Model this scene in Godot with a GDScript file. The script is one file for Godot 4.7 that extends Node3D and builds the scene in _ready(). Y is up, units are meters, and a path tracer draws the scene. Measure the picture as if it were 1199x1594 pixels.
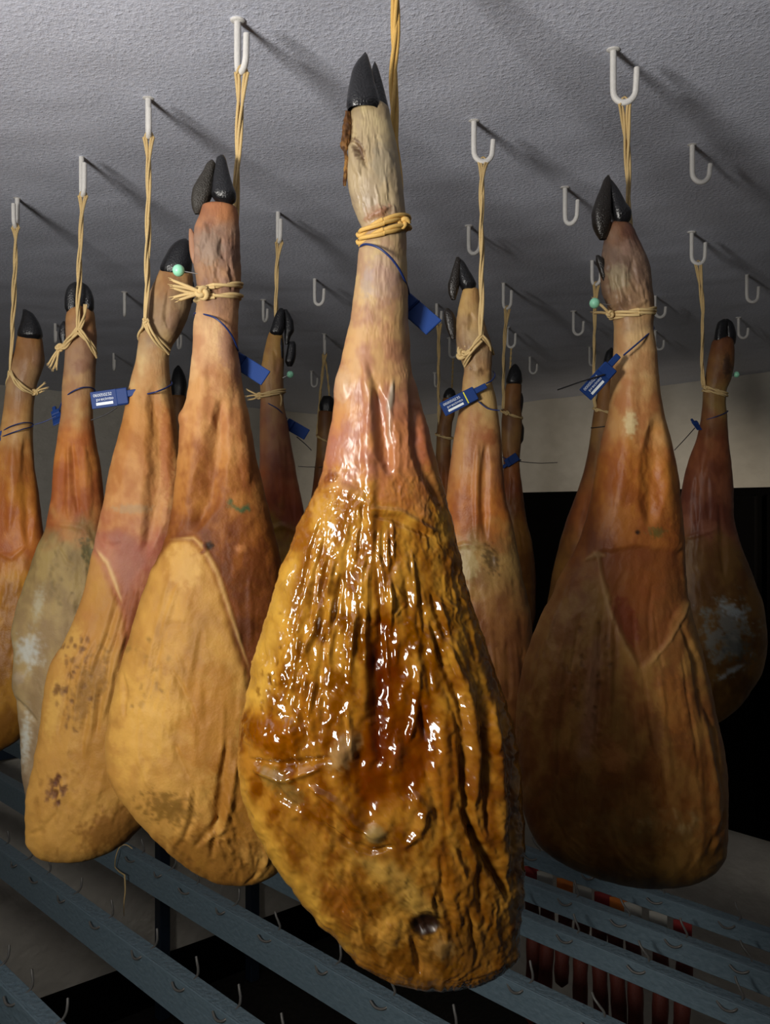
extends Node3D
# Ham cellar: cured hams hanging on twine from white hooks in a plastered ceiling, steel rack below.
# Positions: a pixel (x, y) of the 1199x1594 frame gives a direction; the distance comes from the ceiling hook a thing hangs on.

const F := 1350.0
const CX := 599.5
const CY := 797.0
const CH := 2.49      # camera height above the floor
const HC := 0.57      # ceiling above the camera

func P(x: float, y: float, d: float) -> Vector3:
	return Vector3((x - CX) / F * d, CH + (CY - y) / F * d, -d)

func hd(y: float) -> float:          # distance of a ceiling hook whose foot is at image row y
	return F * HC / (CY - y)

func sc(r, g, b) -> Color:
	return Color(r / 255.0, g / 255.0, b / 255.0)

# ---------------------------------------------------------------- mesh helpers
class MB:
	var v := PackedVector3Array()
	var n := PackedVector3Array()
	var idx := PackedInt32Array()
	func curve(pts: Array, seg := 6) -> Array:
		var out := []
		for i in range(pts.size() - 1):
			var p0: Vector3 = pts[max(i - 1, 0)]
			var p1: Vector3 = pts[i]
			var p2: Vector3 = pts[i + 1]
			var p3: Vector3 = pts[min(i + 2, pts.size() - 1)]
			for k in seg:
				var t := float(k) / seg
				out.append(0.5 * ((2.0 * p1) + (p2 - p0) * t + (2.0 * p0 - 5.0 * p1 + 4.0 * p2 - p3) * t * t + (3.0 * p1 - p0 - 3.0 * p2 + p3) * t * t * t))
		out.append(pts[pts.size() - 1])
		return out
	func tube(pts: Array, r0: float, r1 := -1.0, sides := 8, closed := false) -> void:
		if r1 < 0.0: r1 = r0
		var m := pts.size()
		var base := v.size()
		var up := Vector3(0.31, 0.2, 0.93).normalized()
		for i in m:
			var a: Vector3 = pts[i - 1] if i > 0 else (pts[m - 1] if closed else pts[0])
			var b: Vector3 = pts[i + 1] if i < m - 1 else (pts[0] if closed else pts[m - 1])
			var t := (b - a).normalized()
			if t.length() < 0.5: t = Vector3.UP
			var s := up - t * up.dot(t)
			if s.length() < 1e-4: s = t.cross(Vector3.RIGHT)
			s = s.normalized()
			up = s
			var w := t.cross(s)
			var r := lerpf(r0, r1, float(i) / maxf(1.0, m - 1.0))
			for k in sides:
				var an := TAU * k / sides
				var d := s * cos(an) + w * sin(an)
				v.append(pts[i] + d * r)
				n.append(d)
		var rings := m if closed else m - 1
		for i in rings:
			var i2 := (i + 1) % m
			for k in sides:
				var k2 := (k + 1) % sides
				var A := base + i * sides + k
				var B := base + i * sides + k2
				var C := base + i2 * sides + k
				var D := base + i2 * sides + k2
				idx.append_array([A, C, B, B, C, D])
		if not closed:
			for e in 2:
				var i := 0 if e == 0 else m - 1
				var c := v.size()
				var t: Vector3 = (pts[0] - pts[1]) if e == 0 else (pts[m - 1] - pts[m - 2])
				t = t.normalized()
				v.append(pts[i] + t * (r0 if e == 0 else r1) * 0.4)
				n.append(t)
				for k in sides:
					var A := base + i * sides + k
					var B := base + i * sides + (k + 1) % sides
					if e == 0: idx.append_array([c, A, B])
					else: idx.append_array([c, B, A])
	func twine(pts: Array, r: float, strands := 2, pitch := 0.022) -> void:
		# strands laid round one another along a path
		var m := pts.size()
		var len := 0.0
		var lens := [0.0]
		for i in range(1, m):
			len += (pts[i] as Vector3).distance_to(pts[i - 1])
			lens.append(len)
		var steps := int(clampf(len / 0.0035, 4, 160))
		for s in strands:
			var out := []
			var j := 0
			for q in steps + 1:
				var L := len * q / steps
				while j < m - 2 and lens[j + 1] < L: j += 1
				var seg: float = maxf(1e-6, lens[j + 1] - lens[j])
				var c: Vector3 = (pts[j] as Vector3).lerp(pts[j + 1], (L - lens[j]) / seg)
				var t: Vector3 = ((pts[j + 1] as Vector3) - pts[j]).normalized()
				var a := t.cross(Vector3(0.2, 0.1, 1.0)).normalized()
				var b := t.cross(a)
				var an := TAU * (L / pitch + float(s) / strands)
				out.append(c + (a * cos(an) + b * sin(an)) * r * 0.55)
			tube(out, r * 0.62, r * 0.62, 6)
	func quad(a: Vector3, b: Vector3, c: Vector3, d: Vector3) -> void:
		# corners clockwise as seen from outside
		var base := v.size()
		var nn := -(b - a).cross(c - a).normalized()
		for p in [a, b, c, d]:
			v.append(p)
			n.append(nn)
		idx.append_array([base, base + 1, base + 2, base, base + 2, base + 3])
	func box(c: Vector3, ex: Vector3, ey: Vector3, ez: Vector3, bev := 0.0) -> void:
		# ex, ey, ez: half axes, right-handed; edges chamfered by bev metres
		var ux := ex.normalized()
		var uy := ey.normalized()
		var uz := ez.normalized()
		var hx := ex.length()
		var hy := ey.length()
		var hz := ez.length()
		var b: float = minf(bev, minf(hx, minf(hy, hz)) * 0.9)
		var ax := [[ux, uy, uz, hx, hy, hz], [uy, uz, ux, hy, hz, hx], [uz, ux, uy, hz, hx, hy]]
		for f in ax:
			for s in [1.0, -1.0]:
				var o: Vector3 = c + f[0] * f[3] * s
				var p: Vector3 = f[1] * (f[4] - b)
				var q: Vector3 = f[2] * (f[5] - b)
				if s > 0: quad(o - p - q, o - p + q, o + p + q, o + p - q)
				else: quad(o - p - q, o + p - q, o + p + q, o - p + q)
		if b > 0.0:
			for f in ax:                     # edges running along f[2]
				for s1 in [1.0, -1.0]:
					for s2 in [1.0, -1.0]:
						var e1: Vector3 = c + f[0] * f[3] * s1 + f[1] * (f[4] - b) * s2
						var e2: Vector3 = c + f[0] * (f[3] - b) * s1 + f[1] * f[4] * s2
						var q: Vector3 = f[2] * (f[5] - b)
						if s1 * s2 > 0: quad(e1 - q, e1 + q, e2 + q, e2 - q)
						else: quad(e1 - q, e2 - q, e2 + q, e1 + q)
			for s1 in [1.0, -1.0]:
				for s2 in [1.0, -1.0]:
					for s3 in [1.0, -1.0]:
						var A: Vector3 = c + ux * hx * s1 + uy * (hy - b) * s2 + uz * (hz - b) * s3
						var B: Vector3 = c + ux * (hx - b) * s1 + uy * hy * s2 + uz * (hz - b) * s3
						var C: Vector3 = c + ux * (hx - b) * s1 + uy * (hy - b) * s2 + uz * hz * s3
						var base := v.size()
						var nn: Vector3 = (ux * s1 + uy * s2 + uz * s3).normalized()
						v.append_array([A, B, C])
						n.append_array([nn, nn, nn])
						if s1 * s2 * s3 > 0: idx.append_array([base, base + 2, base + 1])
						else: idx.append_array([base, base + 1, base + 2])
	func ball(c: Vector3, r: Vector3, seg := 12, rings := 8) -> void:
		var base := v.size()
		for i in rings + 1:
			var ph := PI * i / rings
			for k in seg + 1:
				var th := TAU * k / seg
				var d := Vector3(sin(ph) * cos(th), cos(ph), sin(ph) * sin(th))
				v.append(c + d * r)
				n.append((d / r).normalized())
		for i in rings:
			for k in seg:
				var A := base + i * (seg + 1) + k
				var C := A + seg + 1
				idx.append_array([A, C, A + 1, A + 1, C, C + 1])
	func mesh(off := Vector3.ZERO) -> ArrayMesh:
		if off != Vector3.ZERO:
			for i in v.size(): v[i] -= off
		var arr := []
		arr.resize(Mesh.ARRAY_MAX)
		arr[Mesh.ARRAY_VERTEX] = v
		arr[Mesh.ARRAY_NORMAL] = n
		arr[Mesh.ARRAY_INDEX] = idx
		var am := ArrayMesh.new()
		am.add_surface_from_arrays(Mesh.PRIMITIVE_TRIANGLES, arr)
		return am

class Prof:
	# monotone cubic through (y, value)
	var ys := []
	var vs := []
	var ms := []
	func _init(rows: Array, col := 1):
		for r in rows:
			ys.append(float(r[0]))
			vs.append(float(r[col]))
		var k := ys.size()
		var de := []
		for i in k - 1: de.append((vs[i + 1] - vs[i]) / (ys[i + 1] - ys[i]))
		for i in k:
			if i == 0: ms.append(de[0])
			elif i == k - 1: ms.append(de[k - 2])
			elif de[i - 1] * de[i] <= 0.0: ms.append(0.0)
			else: ms.append(2.0 * de[i - 1] * de[i] / (de[i - 1] + de[i]))
	func at(y: float) -> float:
		var k := ys.size()
		if y <= ys[0]: return vs[0]
		if y >= ys[k - 1]: return vs[k - 1]
		var i := 0
		while y > ys[i + 1]: i += 1
		var h: float = ys[i + 1] - ys[i]
		var t: float = (y - ys[i]) / h
		var t2 := t * t
		var t3 := t2 * t
		return (2 * t3 - 3 * t2 + 1) * vs[i] + (t3 - 2 * t2 + t) * h * ms[i] + (-2 * t3 + 3 * t2) * vs[i + 1] + (t3 - t2) * h * ms[i + 1]

class Paint:
	# the ham's surface unrolled on its front drawing: relief in millimetres, skin and fat colours, oil
	var x0 := 0.0
	var y0 := 0.0
	var s := 2.0
	var w := 0
	var h := 0
	var H := PackedFloat32Array()
	var R := PackedFloat32Array()
	var G := PackedFloat32Array()
	var B := PackedFloat32Array()
	var O := PackedFloat32Array()
	var L: Prof
	var Rt: Prof
	var nz := FastNoiseLite.new()
	var nw := FastNoiseLite.new()
	func _init(rows: Array, step: float, seed_: int):
		L = Prof.new(rows, 1)
		Rt = Prof.new(rows, 2)
		var a := 1e9
		var b := -1e9
		for r in rows:
			a = minf(a, r[1])
			b = maxf(b, r[2])
		x0 = a - 12
		y0 = rows[0][0] - 8
		s = step
		w = int((b - a + 24) / s) + 2
		h = int((rows[rows.size() - 1][0] - y0 + 10) / s) + 2
		var k := w * h
		for A in [H, R, G, B, O]: pass
		H.resize(k)
		R.resize(k)
		G.resize(k)
		B.resize(k)
		O.resize(k)
		nz.seed = seed_
		nz.noise_type = FastNoiseLite.TYPE_SIMPLEX_SMOOTH
		nz.fractal_octaves = 3
		nz.frequency = 1.0
		nw.seed = seed_ + 7
		nw.noise_type = FastNoiseLite.TYPE_SIMPLEX_SMOOTH
		nw.fractal_type = FastNoiseLite.FRACTAL_RIDGED
		nw.fractal_octaves = 3
		nw.frequency = 1.0
	func base(keys: Array, wx := 30.0, wy := 150.0, blotch := 46.0) -> void:
		# keys: [y, colour one, colour two, wrinkle mm, lumps mm, oil]
		var last := keys.size() - 1
		for j in h:
			var y := y0 + j * s
			var l := L.at(y)
			var r := Rt.at(y)
			var cx := (l + r) * 0.5
			var hw := maxf(10.0, (r - l) * 0.5)
			for i in w:
				var x := x0 + i * s
				var yk := y + nz.get_noise_2d(x / 50.0, y / 50.0) * 34.0
				var ki := 0
				while ki < last - 1 and yk > keys[ki + 1][0]: ki += 1
				var k0: Array = keys[ki]
				var k1: Array = keys[ki + 1]
				var f := clampf((yk - k0[0]) / maxf(1.0, k1[0] - k0[0]), 0.0, 1.0)
				f = f * f * (3.0 - 2.0 * f)
				var n1 := nz.get_noise_2d(x / blotch + 40.0, y / (blotch * 1.7))
				var m := clampf(0.5 + n1 * 1.5 + 0.45 * nz.get_noise_2d(x / 11.0 - 90.0, y / 15.0), 0.0, 1.0)
				var ca: Color = (k0[1] as Color).lerp(k0[2], m)
				var cb: Color = (k1[1] as Color).lerp(k1[2], m)
				var c := ca.lerp(cb, f)
				var lat := (x - cx) / hw * 110.0
				var q := j * w + i
				R[q] = c.r
				G[q] = c.g
				B[q] = c.b
				var wob := nz.get_noise_2d(x / 60.0 + 9.0, y / 60.0) * 14.0
				var amt := clampf(0.65 + nz.get_noise_2d(x / 70.0 - 31.0, y / 110.0) * 1.1, 0.1, 1.4)
				var oil := lerpf(k0[5], k1[5], f)
				H[q] = lerpf(k0[3], k1[3], f) * amt * nw.get_noise_2d((lat + wob) / wx, y / wy) + lerpf(k0[4], k1[4], f) * nz.get_noise_2d(x / 30.0 + 70.0, y / 44.0)
				if oil > 0.3: H[q] += 0.75 * (oil - 0.3) * nz.get_noise_2d(x / 7.0 - 20.0, y / 13.0)
				O[q] = oil
	func put(q: int, a: float, mm: float, col, ca: float, oil: float) -> void:
		H[q] += mm * a
		if col != null:
			var k := a * ca
			R[q] = lerpf(R[q], col.r, k)
			G[q] = lerpf(G[q], col.g, k)
			B[q] = lerpf(B[q], col.b, k)
		if oil >= 0.0: O[q] = lerpf(O[q], oil, a)
	func stroke(pts: Array, wd: float, mm: float, col = null, ca := 0.0, rag := 0.16) -> void:
		if mm < 0.0 or mm > 1.85: col = null      # folds, creases and ridges are relief only
		var ax := 1e9
		var bx := -1e9
		var ay := 1e9
		var by := -1e9
		for p in pts:
			ax = minf(ax, p[0])
			bx = maxf(bx, p[0])
			ay = minf(ay, p[1])
			by = maxf(by, p[1])
		var e := wd * 1.6 + 4.0
		for j in range(max(0, int((ay - e - y0) / s)), min(h, int((by + e - y0) / s) + 1)):
			for i in range(max(0, int((ax - e - x0) / s)), min(w, int((bx + e - x0) / s) + 1)):
				var x := x0 + i * s
				var y := y0 + j * s
				var best := 1e9
				var tt := 0.0
				for k in pts.size() - 1:
					var px: float = pts[k][0]
					var py: float = pts[k][1]
					var dx: float = pts[k + 1][0] - px
					var dy: float = pts[k + 1][1] - py
					var t := clampf(((x - px) * dx + (y - py) * dy) / (dx * dx + dy * dy + 1e-6), 0.0, 1.0)
					var ex := x - px - dx * t
					var ey := y - py - dy * t
					var d := ex * ex + ey * ey
					if d < best:
						best = d
						tt = (k + t) / (pts.size() - 1)
				var dd := sqrt(best) / (wd * (0.35 + 0.65 * sin(PI * clampf(tt, 0.06, 0.94))))
				if dd > 1.6: continue
				dd += rag * nz.get_noise_2d(x / 26.0, y / 40.0) + maxf(0.0, rag - 0.3) * nz.get_noise_2d(x / 8.0, y / 8.0)
				if dd >= 1.0: continue
				var a := clampf(1.0 - dd * dd, 0.0, 1.0)
				var en := clampf(minf(tt, 1.0 - tt) * 7.0 + 0.12, 0.0, 1.0)
				put(j * w + i, a * a * en, mm, col, ca, -1.0)
	func blob(cx: float, cy: float, rx: float, ry: float, rot: float, mm: float, col = null, ca := 0.0, rag := 0.4, oil := -1.0, soft := 0.5) -> void:
		var e := maxf(rx, ry) * 1.5
		var c := cos(deg_to_rad(rot))
		var sn := sin(deg_to_rad(rot))
		var fr := 1.0 / maxf(5.0, minf(rx, ry) * 0.6)
		for j in range(max(0, int((cy - e - y0) / s)), min(h, int((cy + e - y0) / s) + 1)):
			for i in range(max(0, int((cx - e - x0) / s)), min(w, int((cx + e - x0) / s) + 1)):
				var x := x0 + i * s
				var y := y0 + j * s
				var u := ((x - cx) * c + (y - cy) * sn) / rx
				var v := (-(x - cx) * sn + (y - cy) * c) / ry
				var d := sqrt(u * u + v * v)
				if d > 1.6: continue
				if d < 1.0:
					var b := 1.0 - d * d
					H[j * w + i] += mm * b * b
				d += rag * nz.get_noise_2d(x * fr, y * fr) + rag * 0.6 * nz.get_noise_2d(x / 7.0, y / 7.0)
				if d >= 1.0: continue
				var a := clampf((1.0 - d) / soft, 0.0, 1.0)
				a = a * a * (3.0 - 2.0 * a)
				put(j * w + i, a, 0.0, col, ca, oil)
	func poly(pts: Array, feather: float, mm: float, col = null, ca := 0.0, oil := -1.0, rag := 6.0) -> void:
		var pp := PackedVector2Array()
		var ax := 1e9
		var bx := -1e9
		var ay := 1e9
		var by := -1e9
		for p in pts:
			pp.append(Vector2(p[0], p[1]))
			ax = minf(ax, p[0])
			bx = maxf(bx, p[0])
			ay = minf(ay, p[1])
			by = maxf(by, p[1])
		for j in range(max(0, int((ay - 8 - y0) / s)), min(h, int((by + 8 - y0) / s) + 1)):
			for i in range(max(0, int((ax - 8 - x0) / s)), min(w, int((bx + 8 - x0) / s) + 1)):
				var x := x0 + i * s
				var y := y0 + j * s
				var p := Vector2(x + rag * nz.get_noise_2d(x / 75.0, y / 75.0), y + rag * nz.get_noise_2d(x / 75.0 + 50.0, y / 75.0))
				if not Geometry2D.is_point_in_polygon(p, pp): continue
				var best := 1e9
				for k in pp.size():
					var a := pp[k]
					var ab := pp[(k + 1) % pp.size()] - a
					var t := clampf((p - a).dot(ab) / (ab.length_squared() + 1e-6), 0.0, 1.0)
					best = minf(best, p.distance_squared_to(a + ab * t))
				var al := clampf(sqrt(best) / feather, 0.0, 1.0)
				al = al * al * (3.0 - 2.0 * al)
				# the trimmed layer is thicker and thinner in places, so what lies under it shows through unevenly
				put(j * w + i, al, mm, col, clampf(ca * (0.92 + 0.30 * nz.get_noise_2d(x / 44.0 + 5.0, y / 70.0)), 0.0, 1.0), oil)
	func specks(x: float, y: float, rx: float, ry: float, count: int, size: float, col: Color, ca: float, mm: float, seed_: int) -> void:
		var rg := RandomNumberGenerator.new()
		rg.seed = seed_
		for i in count:
			var a := rg.randf() * TAU
			var r := sqrt(rg.randf())
			blob(x + cos(a) * r * rx, y + sin(a) * r * ry, size * rg.randf_range(0.5, 1.4), size * rg.randf_range(0.7, 2.4), rg.randf_range(-25, 25), mm, col, ca * rg.randf_range(0.5, 1.0))
	func folds(xa: float, ya: float, xb: float, yb: float, count: int, wd: float, mm: float, seed_: int, len := 160.0) -> void:
		# wrinkles running down the ham, fanning out with its outline
		var rg := RandomNumberGenerator.new()
		rg.seed = seed_
		for k in count:
			var y := rg.randf_range(ya, yb)
			var u := rg.randf_range(xa, xb)
			var ll := len * rg.randf_range(0.4, 1.2)
			var pts := []
			var dr := rg.randf_range(-0.07, 0.07)
			for q in 6:
				var yy := y + ll * q / 5.0
				var c := (L.at(yy) + Rt.at(yy)) * 0.5
				var hw := (Rt.at(yy) - L.at(yy)) * 0.5
				pts.append([c + (u + dr * q / 5.0) * hw + rg.randf_range(-1.2, 1.2), yy])
			stroke(pts, wd * rg.randf_range(0.6, 1.5), mm * rg.randf_range(0.4, 1.2) * (1.0 if rg.randf() < 0.6 else -1.0))
	func look(A: PackedFloat32Array, x: float, y: float) -> float:
		var fx := clampf((x - x0) / s, 0.0, w - 1.001)
		var fy := clampf((y - y0) / s, 0.0, h - 1.001)
		var i := int(fx)
		var j := int(fy)
		fx -= i
		fy -= j
		var q := j * w + i
		return (A[q] * (1 - fx) + A[q + 1] * fx) * (1 - fy) + (A[q + w] * (1 - fx) + A[q + w + 1] * fx) * fy

func lin(x: float) -> float:
	return pow(maxf(x, 0.0), 2.2)

# A closed body swept through outline rows [y, left, right] at distance d; kz: [y, thickness / width]
func loft(rows: Array, d: float, nu: int, nv: int, kz: Array, origin: Vector3, paint: Paint = null, sq := 0.9, gloss_out = null, zoff := 0.0, zl: Array = []) -> ArrayMesh:
	var L := Prof.new(rows, 1)
	var R := Prof.new(rows, 2)
	var K := Prof.new(kz, 1)
	var Z: Prof = Prof.new(zl, 1) if zl.size() > 1 else null
	var ya: float = rows[0][0]
	var yb: float = rows[rows.size() - 1][0]
	# rows spread evenly along the outline
	var ys := PackedFloat32Array()
	var acc := [0.0]
	var fine := 900
	var pl := L.at(ya)
	var pr := R.at(ya)
	for i in range(1, fine + 1):
		var y := ya + (yb - ya) * i / fine
		var l := L.at(y)
		var r := R.at(y)
		acc.append(acc[i - 1] + (yb - ya) / fine + 0.45 * maxf(absf(l - pl), absf(r - pr)))
		pl = l
		pr = r
	var jj := 0
	for k in nv + 1:
		var want: float = acc[fine] * k / nv
		while jj < fine - 1 and acc[jj + 1] < want: jj += 1
		var f: float = (want - acc[jj]) / maxf(1e-6, acc[jj + 1] - acc[jj])
		ys.append(ya + (yb - ya) * (jj + f) / fine)
	var front := int(nu * 0.7)
	var cs := PackedFloat32Array()
	var sn := PackedFloat32Array()
	for k in nu:
		var th := PI * k / front if k < front else PI + PI * (k - front) / (nu - front)
		var c := cos(th)
		var s := sin(th)
		cs.append(signf(c) * pow(absf(c), sq))
		sn.append(signf(s) * pow(absf(s), sq))
	var V := PackedVector3Array()
	var N := PackedVector3Array()
	var C := PackedColorArray()
	var U := PackedVector2Array()
	var cnt := (nv + 1) * (nu + 1)
	V.resize(cnt)
	N.resize(cnt)
	C.resize(cnt)
	U.resize(cnt)
	var mpp := d / F
	var gl := PackedByteArray()
	if gloss_out != null: gl.resize(cnt)
	for j in nv + 1:
		var y := ys[j]
		var l := L.at(y)
		var r := R.at(y)
		var cx := (l + r) * 0.5
		var hw := (r - l) * 0.5
		var wm := maxf(hw, 0.02) * mpp
		var tz := wm * K.at(y)
		var zc := -d + zoff + (Z.at(y) if Z != null else 0.0)
		var Y := CH + (CY - y) * mpp
		var X := (cx - CX) * mpp
		for k in nu + 1:
			var kk := k % nu
			var c := cs[kk]
			var s := sn[kk]
			var q := j * (nu + 1) + k
			var p := Vector3(X + wm * c, Y, zc + tz * s)
			if paint != null:
				# where this point of the surface lies on the drawing of the ham
				var sx := CX + p.x / -p.z * F
				var sy := CY - (p.y - CH) / -p.z * F
				if s < 0.0:
					sx = cx + hw * c
					sy = y
				var hh := paint.look(paint.H, sx, sy) * 0.001
				var dir := Vector3(c / maxf(wm, 1e-4), 0, s / maxf(tz, 1e-4)).normalized()
				p += dir * hh * clampf(hw / 14.0, 0.0, 1.0)
				C[q] = Color(lin(paint.look(paint.R, sx, sy)), lin(paint.look(paint.G, sx, sy)), lin(paint.look(paint.B, sx, sy)))
				if gloss_out != null: gl[q] = int(clampf(255.0 * paint.look(paint.O, sx, sy), 0, 255))
			V[q] = p - origin
			U[q] = Vector2((k + 0.5) / (nu + 1), (j + 0.5) / (nv + 1))
	for j in nv + 1:
		var j0 := maxi(j - 1, 0) * (nu + 1)
		var j1 := mini(j + 1, nv) * (nu + 1)
		var jq := j * (nu + 1)
		for k in nu + 1:
			var ka := (k - 1 + nu) % nu
			var kb := (k + 1) % nu
			var nn := (V[jq + kb] - V[jq + ka]).cross(V[j1 + k] - V[j0 + k])
			if nn.length_squared() < 1e-18: nn = Vector3(0, 1 if j < nv / 2 else -1, 0)
			N[jq + k] = nn.normalized()
	# outward check at the middle of the front
	var mid := (nv / 2) * (nu + 1) + front / 2
	if N[mid].z < 0.0:
		for q in cnt: N[q] = -N[q]
	var I := PackedInt32Array()
	I.resize(nv * nu * 6)
	var w := 0
	for j in nv:
		for k in nu:
			var a := j * (nu + 1) + k
			var b := a + nu + 1
			I[w] = a
			I[w + 1] = a + 1
			I[w + 2] = b
			I[w + 3] = a + 1
			I[w + 4] = b + 1
			I[w + 5] = b
			w += 6
	# clockwise as seen from outside
	var t0 := (V[I[0 + 6 * (nv / 2 * nu + front / 2)] + 1] - V[I[6 * (nv / 2 * nu + front / 2)]]).cross(V[I[6 * (nv / 2 * nu + front / 2) + 2]] - V[I[6 * (nv / 2 * nu + front / 2)]])
	if t0.z > 0.0:
		for k in range(0, w, 3):
			var t := I[k + 1]
			I[k + 1] = I[k + 2]
			I[k + 2] = t
	var arr := []
	arr.resize(Mesh.ARRAY_MAX)
	arr[Mesh.ARRAY_VERTEX] = V
	arr[Mesh.ARRAY_NORMAL] = N
	if paint != null: arr[Mesh.ARRAY_COLOR] = C
	arr[Mesh.ARRAY_TEX_UV] = U
	arr[Mesh.ARRAY_INDEX] = I
	var am := ArrayMesh.new()
	am.add_surface_from_arrays(Mesh.PRIMITIVE_TRIANGLES, arr)
	if gloss_out != null:
		var img := Image.create_from_data(nu + 1, nv + 1, false, Image.FORMAT_L8, gl)
		gloss_out.append(img)
	return am

# ---------------------------------------------------------------- scene helpers
var used := {}
func numbered(called: String) -> String:
	if not used.has(called):
		used[called] = 0
		return called
	used[called] += 1
	return "%s_%03d" % [called, used[called]]

func thing(called: String, label: String, category: String, at := Vector3.ZERO, group := "") -> Node3D:
	var o := Node3D.new()
	o.name = numbered(called)
	add_child(o, true)
	o.position = at
	o.set_meta("label", label)
	o.set_meta("category", category)
	if group != "": o.set_meta("group", group)
	return o

func part(called: String, m: Mesh, material: Material, parent: Node3D) -> MeshInstance3D:
	var o := MeshInstance3D.new()
	o.name = called
	o.mesh = m
	o.material_override = material
	parent.add_child(o, true)
	return o

func struct(called: String, m: Mesh, material: Material, label: String, category: String) -> MeshInstance3D:
	var o := MeshInstance3D.new()
	o.name = called
	o.mesh = m
	o.material_override = material
	add_child(o, true)
	o.set_meta("kind", "structure")
	o.set_meta("label", label)
	o.set_meta("category", category)
	return o

func mat(c: Color, rough := 0.7, metal := 0.0, spec := 0.5) -> StandardMaterial3D:
	var m := StandardMaterial3D.new()
	m.albedo_color = c
	m.roughness = rough
	m.metallic = metal
	m.metallic_specular = spec
	return m

func noise_img(freq: float, size: int, seed_: int, oct := 4, type := FastNoiseLite.TYPE_SIMPLEX_SMOOTH) -> Image:
	var f := FastNoiseLite.new()
	f.seed = seed_
	f.noise_type = type
	f.frequency = freq
	f.fractal_octaves = oct
	return f.get_seamless_image(size, size, false, false, 0.15, true)

func rough_coat() -> Image:
	# rolled paint over rough plaster: grains of several sizes, here and there a coarse one
	var a := noise_img(0.035, 512, 31, 2)
	var b := noise_img(0.11, 512, 32, 3)
	var c := noise_img(0.07, 512, 33, 1, FastNoiseLite.TYPE_CELLULAR)
	var o := Image.create(512, 512, false, Image.FORMAT_L8)
	for y in 512:
		for x in 512:
			var g := pow(clampf(a.get_pixel(x, y).r, 0.0, 1.0), 3.0)
			var v := 0.30 * a.get_pixel(x, y).r + 0.34 * b.get_pixel(x, y).r + 0.55 * g * (1.0 - c.get_pixel(x, y).r)
			o.set_pixel(x, y, Color(v, v, v))
	return o

func tinted(img: Image, a: Color, b: Color) -> ImageTexture:
	var o := Image.create(img.get_width(), img.get_height(), false, Image.FORMAT_RGB8)
	for y in img.get_height():
		for x in img.get_width():
			o.set_pixel(x, y, a.lerp(b, clampf(img.get_pixel(x, y).r * 1.6 - 0.3, 0.0, 1.0)))
	return ImageTexture.create_from_image(o)

func bumpy(m: StandardMaterial3D, img: Image, strength: float, scale: float, world := false) -> void:
	var b := img.duplicate() as Image
	b.convert(Image.FORMAT_RGBA8)
	b.bump_map_to_normal_map(strength)
	m.normal_enabled = true
	m.normal_texture = ImageTexture.create_from_image(b)
	m.normal_scale = 1.0
	m.uv1_triplanar = true
	m.uv1_world_triplanar = world
	m.uv1_scale = Vector3.ONE * scale

# room axes: A runs along the back wall (to the left and away), B towards the back wall (to the right and away)
var EA := Vector3(-0.652, 0, -0.758)
var EB := Vector3(0.758, 0, -0.652)
func room(a: float, y: float, b: float) -> Vector3:
	return EA * a + EB * b + Vector3(0, y, 0)

func room_box(a0, a1, y0, y1, b0, b1, bev := 0.0) -> ArrayMesh:
	var m := MB.new()
	m.box(room((a0 + a1) / 2, (y0 + y1) / 2, (b0 + b1) / 2), EA * ((a1 - a0) / 2), Vector3.UP * ((y1 - y0) / 2), -EB * ((b1 - b0) / 2), bev)
	return m.mesh()

var M := {}
var CEIL := CH + HC

func _ready() -> void:
	_view_and_light()
	_materials()
	_shell()
	_rack()
	_sausages()
	_hooks()
	_hams()
	_twines()
	_seals()
	_pins()

func _view_and_light() -> void:
	var cam := Camera3D.new()
	cam.name = "camera"
	add_child(cam)
	cam.position = Vector3(0, CH, 0)
	cam.fov = 2.0 * rad_to_deg(atan(797.0 / F))
	cam.near = 0.02
	cam.current = true
	var e := Environment.new()
	e.background_mode = Environment.BG_COLOR
	e.background_color = Color(0, 0, 0)
	e.tonemap_mode = Environment.TONE_MAPPER_LINEAR
	e.tonemap_exposure = 1.0
	e.sdfgi_enabled = true
	e.ssao_enabled = true
	e.ssil_enabled = true
	var we := WorldEnvironment.new()
	we.name = "environment"
	we.environment = e
	add_child(we)
	# a panel lamp on a stand left of the photographer: the ceiling shadows of the hooks and of the near hoof point back to it;
	# a second lamp, unseen to the right, is added to brighten the back wall
	_panel_lamp("square panel lamp on a black stand facing the hams", Vector3(-0.72, CH + 0.08, 0.00), Vector3(-0.05, CH + 0.28, -1.2), Vector2(0.26, 0.26), 1.8, Color(1.0, 0.98, 0.95))
	_added_fill_lamp(Vector3(1.75, CH + 0.25, -1.75), Vector3(0.69, CH - 0.22, -4.55))

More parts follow.
